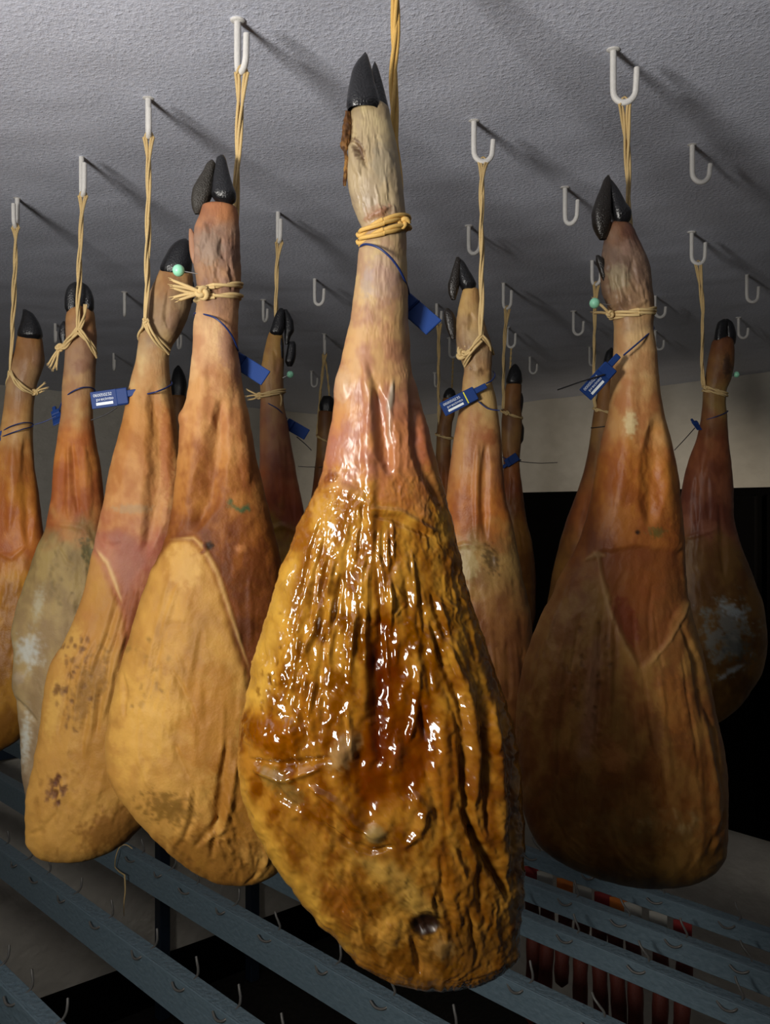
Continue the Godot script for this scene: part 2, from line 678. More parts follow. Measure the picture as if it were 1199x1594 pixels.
func _added_fill_lamp(at: Vector3, aim: Vector3) -> void:
	var fwd := (aim - at).normalized()
	var tint := Color(1.0, 0.94, 0.85)
	var l := SpotLight3D.new()
	l.name = "added_fill_light"
	l.spot_angle = 22.0
	l.spot_angle_attenuation = 0.8
	l.spot_range = 12.0
	l.spot_attenuation = 2.0
	l.light_size = 0.06
	l.light_color = tint
	l.light_energy = 3.0
	l.shadow_enabled = true
	add_child(l)
	l.look_at_from_position(at, aim)
	var lamp := thing("added_fill_lamp", "added black hooded lamp on a stand, out of view, brightening the back wall", "lamp", Vector3(at.x, 0, at.z))
	var o := lamp.position
	var black := mat(sc(22, 22, 24), 0.5)
	var m := MB.new()
	m.tube([at - fwd * 0.20, at - fwd * 0.18, at - fwd * 0.02], 0.05, 0.075, 24)
	part("hood", m.mesh(o), black, lamp)
	m = MB.new()
	m.tube([at - fwd * 0.018, at - fwd * 0.012], 0.06, 0.06, 24)
	var g := mat(sc(240, 236, 225), 0.6)
	g.emission_enabled = true
	g.emission = tint
	g.emission_energy_multiplier = 1.0
	part("lens", m.mesh(o), g, lamp)
	m = MB.new()
	var back := at - fwd * 0.12
	m.tube([back + Vector3(0, -0.05, 0), Vector3(back.x, 0.02, back.z)], 0.012, 0.014, 12)
	part("pole", m.mesh(o), black, lamp)
	m = MB.new()
	m.tube([Vector3(back.x, 0.0, back.z), Vector3(back.x, 0.025, back.z)], 0.18, 0.17, 28)
	part("foot_plate", m.mesh(o), black, lamp)

func _panel_lamp(label: String, at: Vector3, aim: Vector3, size: Vector2, energy: float, tint: Color) -> void:
	var fwd := (aim - at).normalized()
	var l := AreaLight3D.new()
	l.name = numbered("panel_lamp_light")
	l.area_size = size
	l.light_color = tint
	l.light_energy = energy
	l.shadow_enabled = true
	add_child(l)
	l.look_at_from_position(at, aim)
	var rt := fwd.cross(Vector3.UP).normalized()
	var up := rt.cross(fwd)
	var lamp := thing("panel_lamp", label, "lamp", Vector3(at.x, 0, at.z))
	var o := lamp.position
	var m := MB.new()
	m.box(at - fwd * 0.035, rt * (size.x / 2 + 0.02), up * (size.y / 2 + 0.02), -fwd * 0.022, 0.006)
	part("housing", m.mesh(o), mat(sc(24, 24, 26), 0.5), lamp)
	m = MB.new()
	m.box(at - fwd * 0.010, rt * size.x / 2, up * size.y / 2, -fwd * 0.003, 0.001)
	var g := mat(sc(240, 236, 225), 0.6)
	g.emission_enabled = true
	g.emission = tint
	g.emission_energy_multiplier = 1.0
	part("diffuser", m.mesh(o), g, lamp)
	m = MB.new()
	var back := at - fwd * 0.06
	m.tube([back + Vector3(0, -0.1, 0), Vector3(back.x, 0.75, back.z)], 0.014, 0.016, 12)
	part("pole", m.mesh(o), mat(sc(20, 20, 22), 0.5), lamp)
	for k in 3:
		m = MB.new()
		var an := TAU * k / 3.0 + 0.4
		m.tube([Vector3(back.x, 0.8, back.z), Vector3(back.x + cos(an) * 0.42, 0.012, back.z + sin(an) * 0.42)], 0.011, 0.011, 10)
		part("leg", m.mesh(o), mat(sc(20, 20, 22), 0.5), lamp)

func _materials() -> void:
	var fine := noise_img(0.045, 512, 3, 5)
	var skin := noise_img(0.06, 512, 5, 4)
	var plaster := noise_img(0.03, 512, 11, 5)
	var m := mat(Color.WHITE, 0.46, 0.0, 0.35)
	m.vertex_color_use_as_albedo = true
	bumpy(m, skin, 0.9, 8.0)
	M.ham = m
	m = mat(Color.WHITE, 0.58, 0.0, 0.3)
	m.vertex_color_use_as_albedo = true
	bumpy(m, skin, 1.0, 8.0)
	M.ham_dry = m
	m = mat(Color.WHITE, 1.0, 0.0, 0.55)
	m.vertex_color_use_as_albedo = true
	bumpy(m, skin, 2.0, 10.0)
	M.ham_wet = m
	m = mat(sc(20, 20, 22), 0.28)
	bumpy(m, fine, 4.0, 14.0)
	M.hoof = m
	m = mat(sc(44, 40, 34), 0.55)
	bumpy(m, fine, 10.0, 18.0)
	M.hoof_rough = m
	m = mat(sc(30, 25, 20), 0.3)
	bumpy(m, fine, 6.0, 18.0)
	M.hoof_brown = m
	m = mat(sc(74, 50, 30), 0.8)
	bumpy(m, fine, 14.0, 30.0)
	M.torn = m
	m = mat(sc(204, 176, 122), 0.8)
	bumpy(m, fine, 8.0, 60.0)
	M.twine = m
	m = mat(sc(204, 164, 88), 0.7)
	bumpy(m, fine, 8.0, 60.0)
	M.twine_oiled = m
	m = mat(sc(222, 220, 216), 0.55)
	bumpy(m, fine, 12.0, 40.0)
	M.hook = m
	m = mat(Color.WHITE, 0.75)
	m.albedo_texture = tinted(plaster, sc(214, 219, 236), sc(226, 230, 245))
	bumpy(m, rough_coat(), 3.2, 5.6, true)
	M.ceiling = m
	m = mat(Color.WHITE, 0.85)
	m.albedo_texture = tinted(plaster, sc(202, 197, 186), sc(214, 209, 198))
	bumpy(m, plaster, 3.0, 0.8, true)
	M.wall = m
	m = mat(Color.WHITE, 0.8)
	m.albedo_texture = tinted(fine, sc(22, 20, 18), sc(34, 30, 27))
	bumpy(m, fine, 3.0, 1.0, true)
	M.floor = m
	m = mat(sc(12, 11, 11), 0.9, 0.0, 0.1)
	M.black = m
	m = mat(Color.WHITE, 0.5)
	m.albedo_texture = tinted(fine, sc(92, 112, 123), sc(108, 126, 136))
	bumpy(m, fine, 3.0, 3.0)
	M.rail = m
	m = mat(sc(34, 48, 66), 0.5)
	M.post = m
	m = mat(sc(104, 102, 98), 0.5, 0.3)
	M.wire = m
	M.seal = mat(sc(24, 54, 112), 0.55, 0.0, 0.35)
	M.strap = mat(sc(24, 44, 96), 0.4)
	M.strap_black = mat(sc(22, 22, 26), 0.5)
	M.print = mat(sc(225, 232, 235), 0.6)
	M.yellow = mat(sc(225, 220, 40), 0.5)
	M.mint = mat(sc(150, 222, 186), 0.35)
	M.steel = mat(sc(190, 190, 185), 0.3, 0.8)
	m = mat(Color.WHITE, 0.5)
	m.albedo_texture = tinted(skin, sc(86, 36, 28), sc(112, 52, 38))
	bumpy(m, skin, 8.0, 12.0)
	M.sausage = m
	M.red = mat(sc(128, 28, 28), 0.7)
	M.orange = mat(sc(184, 100, 28), 0.7)
	M.paper = mat(sc(160, 158, 150), 0.7)

func _shell() -> void:
	var a0 := -2.4
	var a1 := 4.09
	var b0 := -2.0
	var b1 := 3.49
	var t := 0.2
	# ceiling: hand-trowelled plaster, uneven on its underside
	var nz := FastNoiseLite.new()
	nz.seed = 21
	nz.frequency = 1.0
	nz.fractal_octaves = 3
	var m := MB.new()
	var nA := 260
	var nB := 220
	var base := 0
	var hts := PackedFloat32Array()
	for j in nB + 1:
		for i in nA + 1:
			var a: float = lerpf(a0 - t, a1 + t, float(i) / nA)
			var b: float = lerpf(b0 - t, b1 + t, float(j) / nB)
			hts.append(0.0045 * nz.get_noise_2d(a * 1.9, b * 1.9) + 0.0018 * nz.get_noise_2d(a * 8.0 + 30.0, b * 8.0))
	var da: float = (a1 - a0 + 2 * t) / nA
	var db: float = (b1 - b0 + 2 * t) / nB
	for j in nB + 1:
		for i in nA + 1:
			var a: float = a0 - t + da * i
			var b: float = b0 - t + db * j
			m.v.append(room(a, CEIL + hts[j * (nA + 1) + i], b))
			var hx := (hts[j * (nA + 1) + mini(i + 1, nA)] - hts[j * (nA + 1) + maxi(i - 1, 0)]) / (2 * da)
			var hy := (hts[mini(j + 1, nB) * (nA + 1) + i] - hts[maxi(j - 1, 0) * (nA + 1) + i]) / (2 * db)
			m.n.append((Vector3.DOWN + EA * hx + EB * hy).normalized())
	for j in nB:
		for i in nA:
			var q := j * (nA + 1) + i
			m.idx.append_array([q, q + nA + 1, q + 1, q + 1, q + nA + 1, q + nA + 2])
	m.box(room((a0 + a1) / 2, CEIL + 0.13, (b0 + b1) / 2), EA * ((a1 - a0) / 2 + t), Vector3.UP * 0.12, -EB * ((b1 - b0) / 2 + t))
	struct("ceiling", m.mesh(), M.ceiling, "grey rough-plastered ceiling with rows of white hooks", "ceiling")
	struct("floor", room_box(a0 - t, a1 + t, -0.15, 0.0, b0 - t, b1 + t), M.floor, "dark floor far below the hanging hams", "floor")
	struct("wall_back", room_box(a0 - t, a1 + t, 0.0, CEIL + 0.006, b1, b1 + t), M.wall, "pale plaster wall behind the hams with a black cupboard", "wall")
	struct("wall_left", room_box(a1, a1 + t, 0.0, CEIL + 0.006, b0 - t, b1), M.wall, "pale plaster wall behind the blue rack posts", "wall")
	struct("wall_front", room_box(a0 - t, a1, 0.0, CEIL + 0.006, b0 - t, b0), M.wall, "pale plaster wall behind the photographer", "wall")
	struct("wall_right", room_box(a0 - t, a0, 0.0, CEIL + 0.006, b0, b1), M.wall, "pale plaster wall to the right of the rack", "wall")
	struct("baseboard_left", room_box(a1 - 0.02, a1, 0.0, 0.24, b0, b1 - 0.02, 0.004), M.black, "black skirting along the wall behind the rack posts", "baseboard")
	struct("baseboard_back", room_box(a0, a1 - 0.02, 0.0, 0.06, b1 - 0.02, b1, 0.004), M.black, "low black skirting along the wall under the cupboard", "baseboard")
	# black cupboard on the back wall
	var c := thing("wall_cupboard", "wide black cupboard fixed to the pale back wall", "cupboard", room(1.9, CH - 1.32, b1 - 0.05))
	var o := c.position
	m = MB.new()
	m.box(room(1.93, CH - 0.61, b1 - 0.035), EA * 1.0, Vector3.UP * 0.71, -EB * 0.033, 0.012)
	part("body", m.mesh(o), M.black, c)
	for k in 3:
		m = MB.new()
		var ca: float = [2.62, 1.98, 1.30][k]
		var hw: float = [0.29, 0.31, 0.33][k]
		m.box(room(ca, CH - 0.61, b1 - 0.078), EA * hw, Vector3.UP * 0.68, -EB * 0.010, 0.006)
		part("door", m.mesh(o), M.black, c)

# rack axes: R runs along the rails, S across them
var ER := Vector3(-0.699, 0, -0.715)
var ES := Vector3(0.715, 0, -0.699)
const RAILY := CH - 0.95
func rk(r: float, y: float, s: float) -> Vector3:
	return ER * r + ES * s + Vector3(0, y, 0)

func _rack() -> void:
	var rack := thing("hanging_rack", "blue-grey steel rack of long parallel rails set with small wire hooks", "rack", rk(1.0, 0, 1.3))
	var o := rack.position
	var us := [0.985, 1.374, 1.737, 2.08, 2.44, 2.67, 2.92]
	var face := [0.080, 0.080, 0.078, 0.060, 0.046, 0.048, 0.040]
	var hookm: ArrayMesh = null
	for k in us.size():
		var s: float = 0.95 * 0.715 * us[k]
		var m := MB.new()
		# angle section: face plate and a narrow top flange
		m.box(rk(1.35, RAILY - face[k] / 2, s), ER * 2.65, Vector3.UP * (face[k] / 2), -ES * 0.003, 0.0012)
		m.box(rk(1.35, RAILY - 0.003, s + 0.018), ER * 2.65, Vector3.UP * 0.003, -ES * 0.016, 0.0012)
		var rail := part("rail", m.mesh(o), M.rail, rack)
		if hookm == null:
			var h := MB.new()
			# wire through the plate: flat curl on the face, tail rising behind
			h.tube(h.curve([Vector3(0.024, 0.003, 0.006), Vector3(0.010, -0.004, 0.009), Vector3(-0.006, -0.003, 0.008), Vector3(-0.016, 0.004, 0.0), Vector3(-0.010, 0.012, -0.03), Vector3(0.004, 0.016, -0.044), Vector3(0.016, 0.024, -0.05), Vector3(0.022, 0.034, -0.052)], 5), 0.0028, 0.0028, 6)
			hookm = h.mesh()
		for q in 22:
			var r := -0.9 + 0.165 * q + 0.03 * sin(k * 2.1 + q)
			var hk := part("wire_hook", hookm, M.wire, rail)
			hk.transform = Transform3D(Basis(ER, Vector3.UP, -ES).rotated(Vector3.UP, 0.25 * sin(q * 3.3 + k)), rk(r, RAILY - 0.012, s) - o)
	# posts near the far wall and at the near end, cross beams under the rails
	for pd in [[253.0, 4.27], [393.0, 4.62]]:
		var p := P(pd[0], 797, pd[1])
		var m := MB.new()
		m.box(Vector3(p.x, RAILY / 2 - 0.05, p.z), ER * 0.028, Vector3.UP * (RAILY / 2 - 0.05), -ES * 0.028, 0.004)
		part("post", m.mesh(o), M.post, rack)
	for s in [0.55, 2.05]:
		var m := MB.new()
		m.box(rk(-1.25, RAILY / 2 - 0.05, s), ER * 0.028, Vector3.UP * (RAILY / 2 - 0.05), -ES * 0.028, 0.004)
		part("post", m.mesh(o), M.post, rack)
	for r in [-1.25, 3.93]:
		var m := MB.new()
		m.box(rk(r, RAILY - 0.115, 1.4), ER * 0.025, Vector3.UP * 0.028, -ES * 1.0, 0.003)
		part("cross_beam", m.mesh(o), M.post, rack)
	# a loose white cord left on a rail hook
	var cord := thing("cord", "short white cord dangling from a blue rail", "cord", P(195, 1425, 2.42))
	var m2 := MB.new()
	var d := 2.42
	m2.tube(m2.curve([P(206, 1321, d), P(196, 1315, d), P(186, 1319, d), P(180, 1335, d), P(179, 1350, d + 0.03)], 6), 0.0015, 0.0015, 6)
	m2.tube(m2.curve([P(194, 1362, d - 0.04), P(195, 1385, d - 0.04), P(193, 1405, d - 0.04), P(193, 1426, d - 0.04)], 6), 0.0028, 0.0012, 6)
	m2.tube(m2.curve([P(179, 1350, d + 0.03), P(186, 1357, d - 0.01), P(194, 1362, d - 0.04)], 6), 0.0014, 0.0024, 6)
	part("strand", m2.mesh(cord.position), M.twine, cord)

func _sausages() -> void:
	# hung from the farthest rail seen on the right, their paper collars just under it
	var s := 0.95 * 0.715 * 2.92
	var xs := [826, 848, 879, 908, 938, 962, 985, 1024, 1062]
	var lens := [0.40, 0.42, 0.25, 0.42, 0.44, 0.46, 0.42, 0.44, 0.40]
	var cols := ["red", "paper", "orange", "paper", "red", "orange", "paper", "paper", "red"]
	var says := ["red", "white", "orange", "white", "red", "orange", "white", "white", "red"]
	for k in xs.size():
		var u := 2.92
		var y: float = 797.0 + (xs[k] + 720.0) / u
		var d: float = F * 0.95 / (y - 797.0) + 0.03
		var top := P(xs[k], y, d)
		top.y = RAILY - 0.004
		var where: Array = ["at the end of the row behind the glossy ham", "between a red-collared one and the short one", "", "hung right after the short one", "between a white and an orange collar", "between a red and a white collar", "hung right after the last orange collar", "before the last red collar of the row", "at the end of the row beside empty rail hooks"]
		var lab := "dark dry sausage with %s collar %s" % [says[k], where[k]]
		if k == 2: lab = "short dark sausage with rounded end and orange paper collar in the rack"
		var t := thing("dry_sausage", lab, "sausage", top - Vector3(0, 0.095 + lens[k], 0), "dry sausages hanging in the rack")
		var o := t.position
		var m := MB.new()
		var c: Vector3 = top - Vector3(0, 0.095, 0)
		var n := 18
		var L: float = lens[k]
		# curved casing
		var pts := []
		for q in n + 1:
			var f := float(q) / n
			pts.append(c + Vector3(0.008 * sin(f * PI + k), -L * f, 0))
		for q in n + 1:
			var f := float(q) / n
			var e := minf(f * L, (1 - f) * L) / 0.022
			var r := 0.020 * (sqrt(maxf(0.03, 1.0 - pow(maxf(0.0, 1.0 - e), 2)))) * (1.0 + 0.05 * sin(q * 1.7 + k))
			for i in 14:
				var an := TAU * i / 14
				m.v.append(pts[q] + Vector3(cos(an), 0, sin(an)) * r)
				m.n.append(Vector3(cos(an), (0.7 if e < 1 and f < 0.5 else (-0.7 if e < 1 else 0.0)), sin(an)).normalized())
		for q in n:
			for i in 14:
				var A := q * 14 + i
				var B := q * 14 + (i + 1) % 14
				m.idx.append_array([A, A + 14, B, B, A + 14, B + 14])
		part("casing", m.mesh(o), M.sausage, t)
		m = MB.new()
		m.tube([top, c + Vector3(-0.006, 0, 0)], 0.0013, 0.0013, 5)
		m.tube([top, c + Vector3(0.006, 0, 0)], 0.0013, 0.0013, 5)
		part("string", m.mesh(o), M.paper, t)
		m = MB.new()
		m.box(top - Vector3(0, 0.068, -0.004), Vector3(0.021, 0.002, 0.006), Vector3.UP * 0.022, Vector3(-0.0003, 0, 0.001), 0.0004)
		part("collar", m.mesh(o), M[cols[k]], t)

# foot x, foot y, sideways reach of the bend in pixels, what hangs on it
var HOOKS := [
	[590, -146, 26, "wet glossy ham"], [370, 33, 12, "broad yellow ham with a mint pin and frayed knot"], [231, 153, 9, "slanting yellow ham with a purple patch"], [127, 243, 8, "grey mouldy ham"], [27, 308, 4, "orange ham next to the mouldy one"],
	[955, 78, 32, "brown ham with the bare pointed wedge"], [738, 188, 30, "ham with the yellow-striped seal"], [433, 328, 4, "small ham with dark open toes"], [1077, 362, 30, "ham with the grey mould patch"],
	[922, 405, 6, "thin dark leg behind the brown ham"], [784, 440, 10, "dark narrow ham beside the black cupboard"], [680, 472, 4, "dark leg hidden behind the striped seal"], [505, 520, 2, "dark leg held by two spread strands"],
	[277, 514, 5, "small leg tucked behind the slanting ham"], [790, 510, 11, "!hook with a bare twine above the narrow ham by the cupboard"], [700, 527, 9, "!hook with a bare twine by the dark corner of the striped seal"],
	[1078, 225, 28, "!empty hook just behind the brown ham's hook"], [880, 292, 10, "!empty hook close beside the brown ham's black hoof"], [730, 352, 16, "!empty hook beside the twine that forks over the striped seal"], [490, 433, 12, "!empty hook between the narrow ham's twine and the glossy ham"], [410, 467, 8, "!empty hook close to the narrow ham's dark toes"], [194, 455, 3, "!empty hook between the mouldy ham and the slanting ham's twine"], [177, 549, 5, "!tiny empty hook just above the crumb-specked seal"], [86, 503, 4, "!empty hook beside the mouldy ham's black dewclaw"],
	[1163, 427, 22, "!empty hook next to the hook of the mould-patch ham"], [1020, 460, 18, "!empty hook beside the brown ham's cream loop"], [893, 485, 14, "!empty hook before the mint pin of the brown ham"], [1150, 495, 20, "!empty hook against the hoof of the mould-patch ham"], [825, 555, 10, "!empty hook above the corner of the black cupboard"], [485, 578, 8, "!empty hook beside the two spread strands of twine"], [1020, 515, 14, "!empty hook beside the strap of the long-tailed seal"], [918, 540, 4, "!empty hook behind the straw twine by the brown ham's leg"], [677, 581, 5, "!faint empty hook close to the yellow-striped seal"]]

func _hooks() -> void:
	for k in HOOKS.size():
		var h: Array = HOOKS[k]
		var d := hd(h[1])
		var what: String = h[3]
		var lab := "white painted " + what.substr(1) if what.begins_with("!") else "white painted ceiling hook holding the " + what
		var foot := P(h[0], h[1], d)
		foot.y = CEIL
		var t := thing("ceiling_hook", lab, "hook", foot, "white hooks in the ceiling")
		var dx: float = h[2] * d / F
		var W := 0.027
		var dz := sqrt(maxf(0.0, W * W - dx * dx))
		var side := Vector3(dx, 0, dz * (1.0 if k % 2 == 0 else 0.6)).normalized() * W
		var dep := 0.062 + 0.005 * sin(k * 2.7)
		var m := MB.new()
		var pts := [Vector3(0, 0.012, 0), Vector3(0, -0.012, 0), Vector3(0, -dep + 0.02, 0)]
		for q in range(1, 8):
			var an := PI * q / 8.0
			pts.append(side * (0.5 - 0.5 * cos(an)) + Vector3(0, -dep + 0.016 - 0.016 * sin(an), 0))
		var tip := 0.024 + 0.004 * sin(k * 1.3)
		if k >= 16: tip = 0.030
		pts.append(side + Vector3(0, -dep + 0.018, 0))
		pts.append(side * 1.04 + Vector3(0, -tip, 0))
		m.tube(m.curve(pts, 3), 0.0042, 0.0038, 10)
		var o := part("bent_rod", m.mesh(), M.hook, t)
		m = MB.new()
		m.ball(Vector3(0, 0.001, 0), Vector3(0.009, 0.003, 0.008), 12, 6)
		part("paint_collar", m.mesh(), M.hook, t)

func flat_thick(ya: float, yleg: float, ybody: float, yb: float, leg := 0.95, body := 0.58) -> Array:
	return [[ya, leg], [yleg, leg], [ybody, body], [yb, body]]

func ham(label: String, d: float, rows: Array, kz: Array, nu: int, nv: int, paint: Paint, material: Material, claws: Array, oiled := false, zl: Array = []) -> Node3D:
	var lastr: Array = rows[rows.size() - 1]
	var at := P((lastr[1] + lastr[2]) * 0.5, lastr[0], d)
	var t := thing("cured_ham", label, "ham", at, "cured hams hanging from the ceiling")
	var gl = [] if oiled else null
	var am := loft(rows, d, nu, nv, kz, at, paint, 0.88, gl, 0.0, zl)
	if oiled:
		# skin left dry on the shank, oil film on the body
		var img: Image = gl[0]
		var m: StandardMaterial3D = material.duplicate()
		for y in img.get_height():
			for x in img.get_width():
				var o := img.get_pixel(x, y).r
				var r := lerpf(0.55, 0.13, o)
				img.set_pixel(x, y, Color(r, r, r))
		m.roughness_texture = ImageTexture.create_from_image(img)
		m.roughness_texture_channel = BaseMaterial3D.TEXTURE_CHANNEL_RED
		m.uv1_triplanar = false
		m.uv1_scale = Vector3.ONE
		m.normal_enabled = false
		material = m
	part("skin", am, material, t)
	for c in claws:
		# [name, rows, z offset in metres (towards the camera), thickness ratio, material]
		var cr: Array = c[1]
		var cp: Paint = null
		if c.size() > 5:
			cp = Paint.new(cr, 1.0, 77)
			cp.base([[cr[0][0], sc(96, 66, 40), sc(58, 40, 26), 1.5, 3.0, 0], [cr[cr.size() - 1][0], sc(150, 112, 60), sc(70, 46, 28), 1.5, 3.0, 0]], 60.0, 30.0, 8.0)
			for q in cp.H.size(): cp.H[q] += 2.2 * cp.nz.get_noise_2d((q % cp.w) / 5.0, (q / cp.w) / 6.0)
		part(c[0], loft(cr, d, 26, 40, [[cr[0][0], c[3]], [cr[cr.size() - 1][0], c[3]]], at, cp, 0.8, null, c[2]), M.ham_dry if cp != null else c[4], t)
	return t

func _hams() -> void:
	_ham_oiled()
	_ham_broad()
	_ham_slanting()
	_ham_mouldy()
	_ham_edge()
	_ham_wedge()
	_ham_striped()
	_ham_patch()
	_ham_small()
	_ham_far()

func _ham_oiled() -> void:
	var rows := [[160, 566, 580], [164, 550, 598], [172, 545, 606], [190, 546, 609], [210, 546, 614], [240, 543, 620], [280, 541, 626], [310, 546, 629], [340, 557, 631], [356, 563, 632], [372, 563, 633], [390, 559, 633], [420, 556, 634], [460, 551, 635], [500, 545, 636], [540, 536, 639], [580, 527, 645], [600, 523, 650], [640, 519, 658], [680, 512, 668], [720, 505, 680], [760, 494, 690], [800, 472, 701], [850, 452, 712], [900, 433, 725], [950, 419, 739], [1000, 403, 756], [1050, 391, 772], [1100, 380, 790], [1140, 373, 801], [1180, 371, 807], [1220, 376, 811], [1260, 387, 813], [1300, 405, 814], [1340, 430, 815], [1380, 459, 814], [1420, 490, 812], [1450, 521, 808], [1475, 541, 808], [1495, 566, 794], [1512, 596, 768], [1524, 622, 738], [1531, 645, 705], [1535, 662, 682]]
	var p := Paint.new(rows, 2.0, 101)
	var pale := sc(192, 165, 121)
	p.base([[160, sc(173, 155, 114), sc(141, 123, 93), 0.5, 0.5, 0.05], [330, sc(147, 129, 104), sc(164, 145, 112), 0.6, 0.6, 0.1], [400, sc(177, 151, 106), sc(153, 121, 93), 0.4, 0.6, 0.15], [560, sc(180, 139, 91), sc(156, 109, 78), 0.3, 0.6, 0.25], [700, sc(171, 113, 67), sc(153, 98, 76), 0.6, 0.8, 0.45], [790, sc(169, 123, 50), sc(128, 80, 30), 1.5, 1.0, 0.95], [1000, sc(160, 113, 41), sc(104, 62, 19), 1.7, 1.4, 1.0], [1200, sc(143, 96, 35), sc(97, 54, 17), 1.6, 1.8, 1.0], [1400, sc(149, 107, 45), sc(102, 64, 24), 1.5, 2.2, 0.95], [1530, sc(140, 96, 43), sc(97, 62, 24), 1.4, 2.2, 0.85]], 20.0, 170.0)
	# shank: tendon ridge, hollows, muscle edges
	p.blob(532, 600, 16, 34, 8, 3.0, sc(182, 151, 119), 0.5)
	p.stroke([[566, 560], [577, 620], [575, 700], [577, 792], [578, 870]], 17, 3.6)
	p.stroke([[584, 600], [594, 650], [600, 700], [606, 740]], 20, -6.0)
	p.stroke([[612, 590], [606, 640], [607, 690]], 8, 1.4, sc(140, 139, 125), 0.75)
	p.stroke([[640, 545], [646, 640], [650, 710], [674, 760], [690, 800]], 14, -4.2)
	p.blob(660, 680, 14, 70, -8, 2.0, sc(158, 84, 50), 0.5)
	p.poly([[580, 640], [640, 620], [672, 740], [676, 822], [640, 806], [610, 796], [578, 790]], 14, 0.4, sc(151, 92, 58), 0.6)
	p.blob(538, 700, 26, 34, 20, 0.6, sc(160, 113, 99), 0.5)
	p.blob(600, 430, 30, 50, 10, 0.8, sc(156, 129, 121), 0.45)
	p.blob(572, 440, 12, 30, 5, -0.8, sc(140, 125, 125), 0.45)
	p.stroke([[506, 752], [517, 742], [527, 735]], 10, 1.8, sc(104, 56, 32), 0.85, 0.8)
	# lip where the skin was trimmed off
	p.stroke([[577, 792], [600, 794], [625, 798], [645, 810], [664, 822], [682, 828]], 8, 2.6)
	p.stroke([[580, 804], [610, 806], [640, 820], [676, 838]], 8, -2.6)
	p.stroke([[500, 764], [530, 756], [560, 770], [577, 790]], 10, 1.6, sc(171, 127, 60), 0.5)
	p.blob(538, 766, 20, 14, -30, 2.2)
	# foot: torn slit, wrinkled pastern
	p.stroke([[551, 222], [560, 235], [572, 262]], 9, -3.5)
	p.stroke([[546, 222], [552, 250], [560, 275]], 10, 2.6)
	p.stroke([[545, 175], [546, 200], [541, 230]], 7, 0.5, sc(73, 52, 32), 0.9, 0.9)
	p.blob(558, 232, 8, 20, -20, 0.0, sc(78, 56, 37), 0.85, 0.8)
	p.blob(596, 250, 22, 40, 0, 0.6, sc(130, 121, 102), 0.5)
	p.blob(590, 330, 26, 14, -10, 1.6, sc(140, 105, 80), 0.6, 0.8)
	p.stroke([[565, 345], [590, 332], [610, 320]], 7, 1.8, sc(130, 82, 56), 0.6, 0.8)
	p.folds(-0.8, 200, 0.8, 330, 16, 5, 0.9, 11, 50)
	# wrinkles of the oiled body
	p.folds(-0.75, 790, 0.25, 960, 34, 7, 2.6, 12, 150)
	p.folds(0.2, 840, 0.9, 1150, 22, 9, 2.6, 13, 170)
	p.folds(-0.8, 980, 0.0, 1120, 16, 8, 2.4, 14, 110)
	p.folds(-0.7, 1290, 0.8, 1430, 18, 9, 2.4, 15, 90)
	p.stroke([[522, 870], [506, 930], [488, 985], [464, 1040]], 9, 4.0)
	p.stroke([[532, 890], [520, 960], [500, 1010]], 7, -3.0)
	p.stroke([[590, 860], [604, 940], [610, 1010]], 8, 3.4)
	p.stroke([[470, 1060], [466, 1100], [480, 1150]], 9, -3.6)
	# lean meat showing dark in the middle
	p.poly([[556, 950], [610, 930], [640, 960], [664, 1060], [700, 1110], [690, 1190], [650, 1260], [600, 1280], [566, 1310], [530, 1240], [522, 1180], [548, 1080]], 40, -6.0, sc(86, 40, 11), 0.85, 1.0, 10.0)
	p.poly([[570, 1000], [600, 990], [612, 1100], [604, 1190], [580, 1200], [568, 1100]], 18, -4.0, sc(65, 26, 9), 0.7, 1.0)
	p.blob(535, 1170, 25, 42, 32, 5.0, sc(153, 129, 91), 0.6, 0.35, 1.0)
	p.blob(478, 1088, 22, 60, 0, 1.6, sc(140, 88, 26), 0.5)
	p.blob(500, 1120, 44, 80, 10, 0.0, sc(113, 66, 22), 0.55, 0.5, -1.0, 0.9)
	p.blob(650, 900, 40, 90, -14, 0.0, sc(125, 84, 32), 0.55, 0.5, -1.0, 0.9)
	p.blob(618, 1175, 14, 42, 8, 4.5, sc(104, 58, 28), 0.5)
	p.stroke([[652, 1040], [650, 1110], [636, 1160]], 9, 3.6)
	# right-hand folds
	p.stroke([[668, 960], [690, 1030], [712, 1090], [724, 1160], [722, 1230], [738, 1290], [762, 1345]], 11, -6.0)
	p.stroke([[700, 1010], [732, 1090], [742, 1190], [738, 1260]], 13, 5.0)
	p.stroke([[716, 1250], [742, 1310], [776, 1362], [790, 1400]], 13, -8.5)
	p.stroke([[764, 1090], [776, 1190], [780, 1300], [790, 1360]], 17, 5.0)
	p.stroke([[750, 1130], [756, 1220], [760, 1300]], 8, -4.0)
	p.stroke([[640, 1230], [662, 1262], [650, 1300], [628, 1320]], 13, 4.0)
	p.blob(690, 1200, 26, 80, 0, 3.0, sc(125, 72, 24), 0.5)
	p.blob(705, 1370, 34, 60, -18, 3.0, sc(130, 78, 26), 0.4)
	p.poly([[452, 850], [482, 850], [468, 940], [446, 1020], [424, 1110], [366, 1120], [360, 1000]], 26, 0.0, sc(190, 151, 67), 0.7, 0.8)
	p.poly([[360, 1180], [392, 1210], [420, 1270], [470, 1350], [540, 1440], [570, 1480], [540, 1500], [360, 1300]], 22, 0.0, sc(184, 141, 58), 0.7, 0.75)
	# knob and crease on the left
	p.blob(428, 1146, 46, 36, 0, 5.0, sc(117, 66, 19), 0.75, 0.3)
	p.stroke([[386, 1182], [424, 1192], [466, 1188], [520, 1180]], 11, -5.0)
	p.stroke([[392, 1198], [440, 1215], [470, 1205], [500, 1196]], 9, 3.4)
	p.blob(432, 1215, 36, 20, 30, 1.0, sc(113, 92, 48), 0.6)
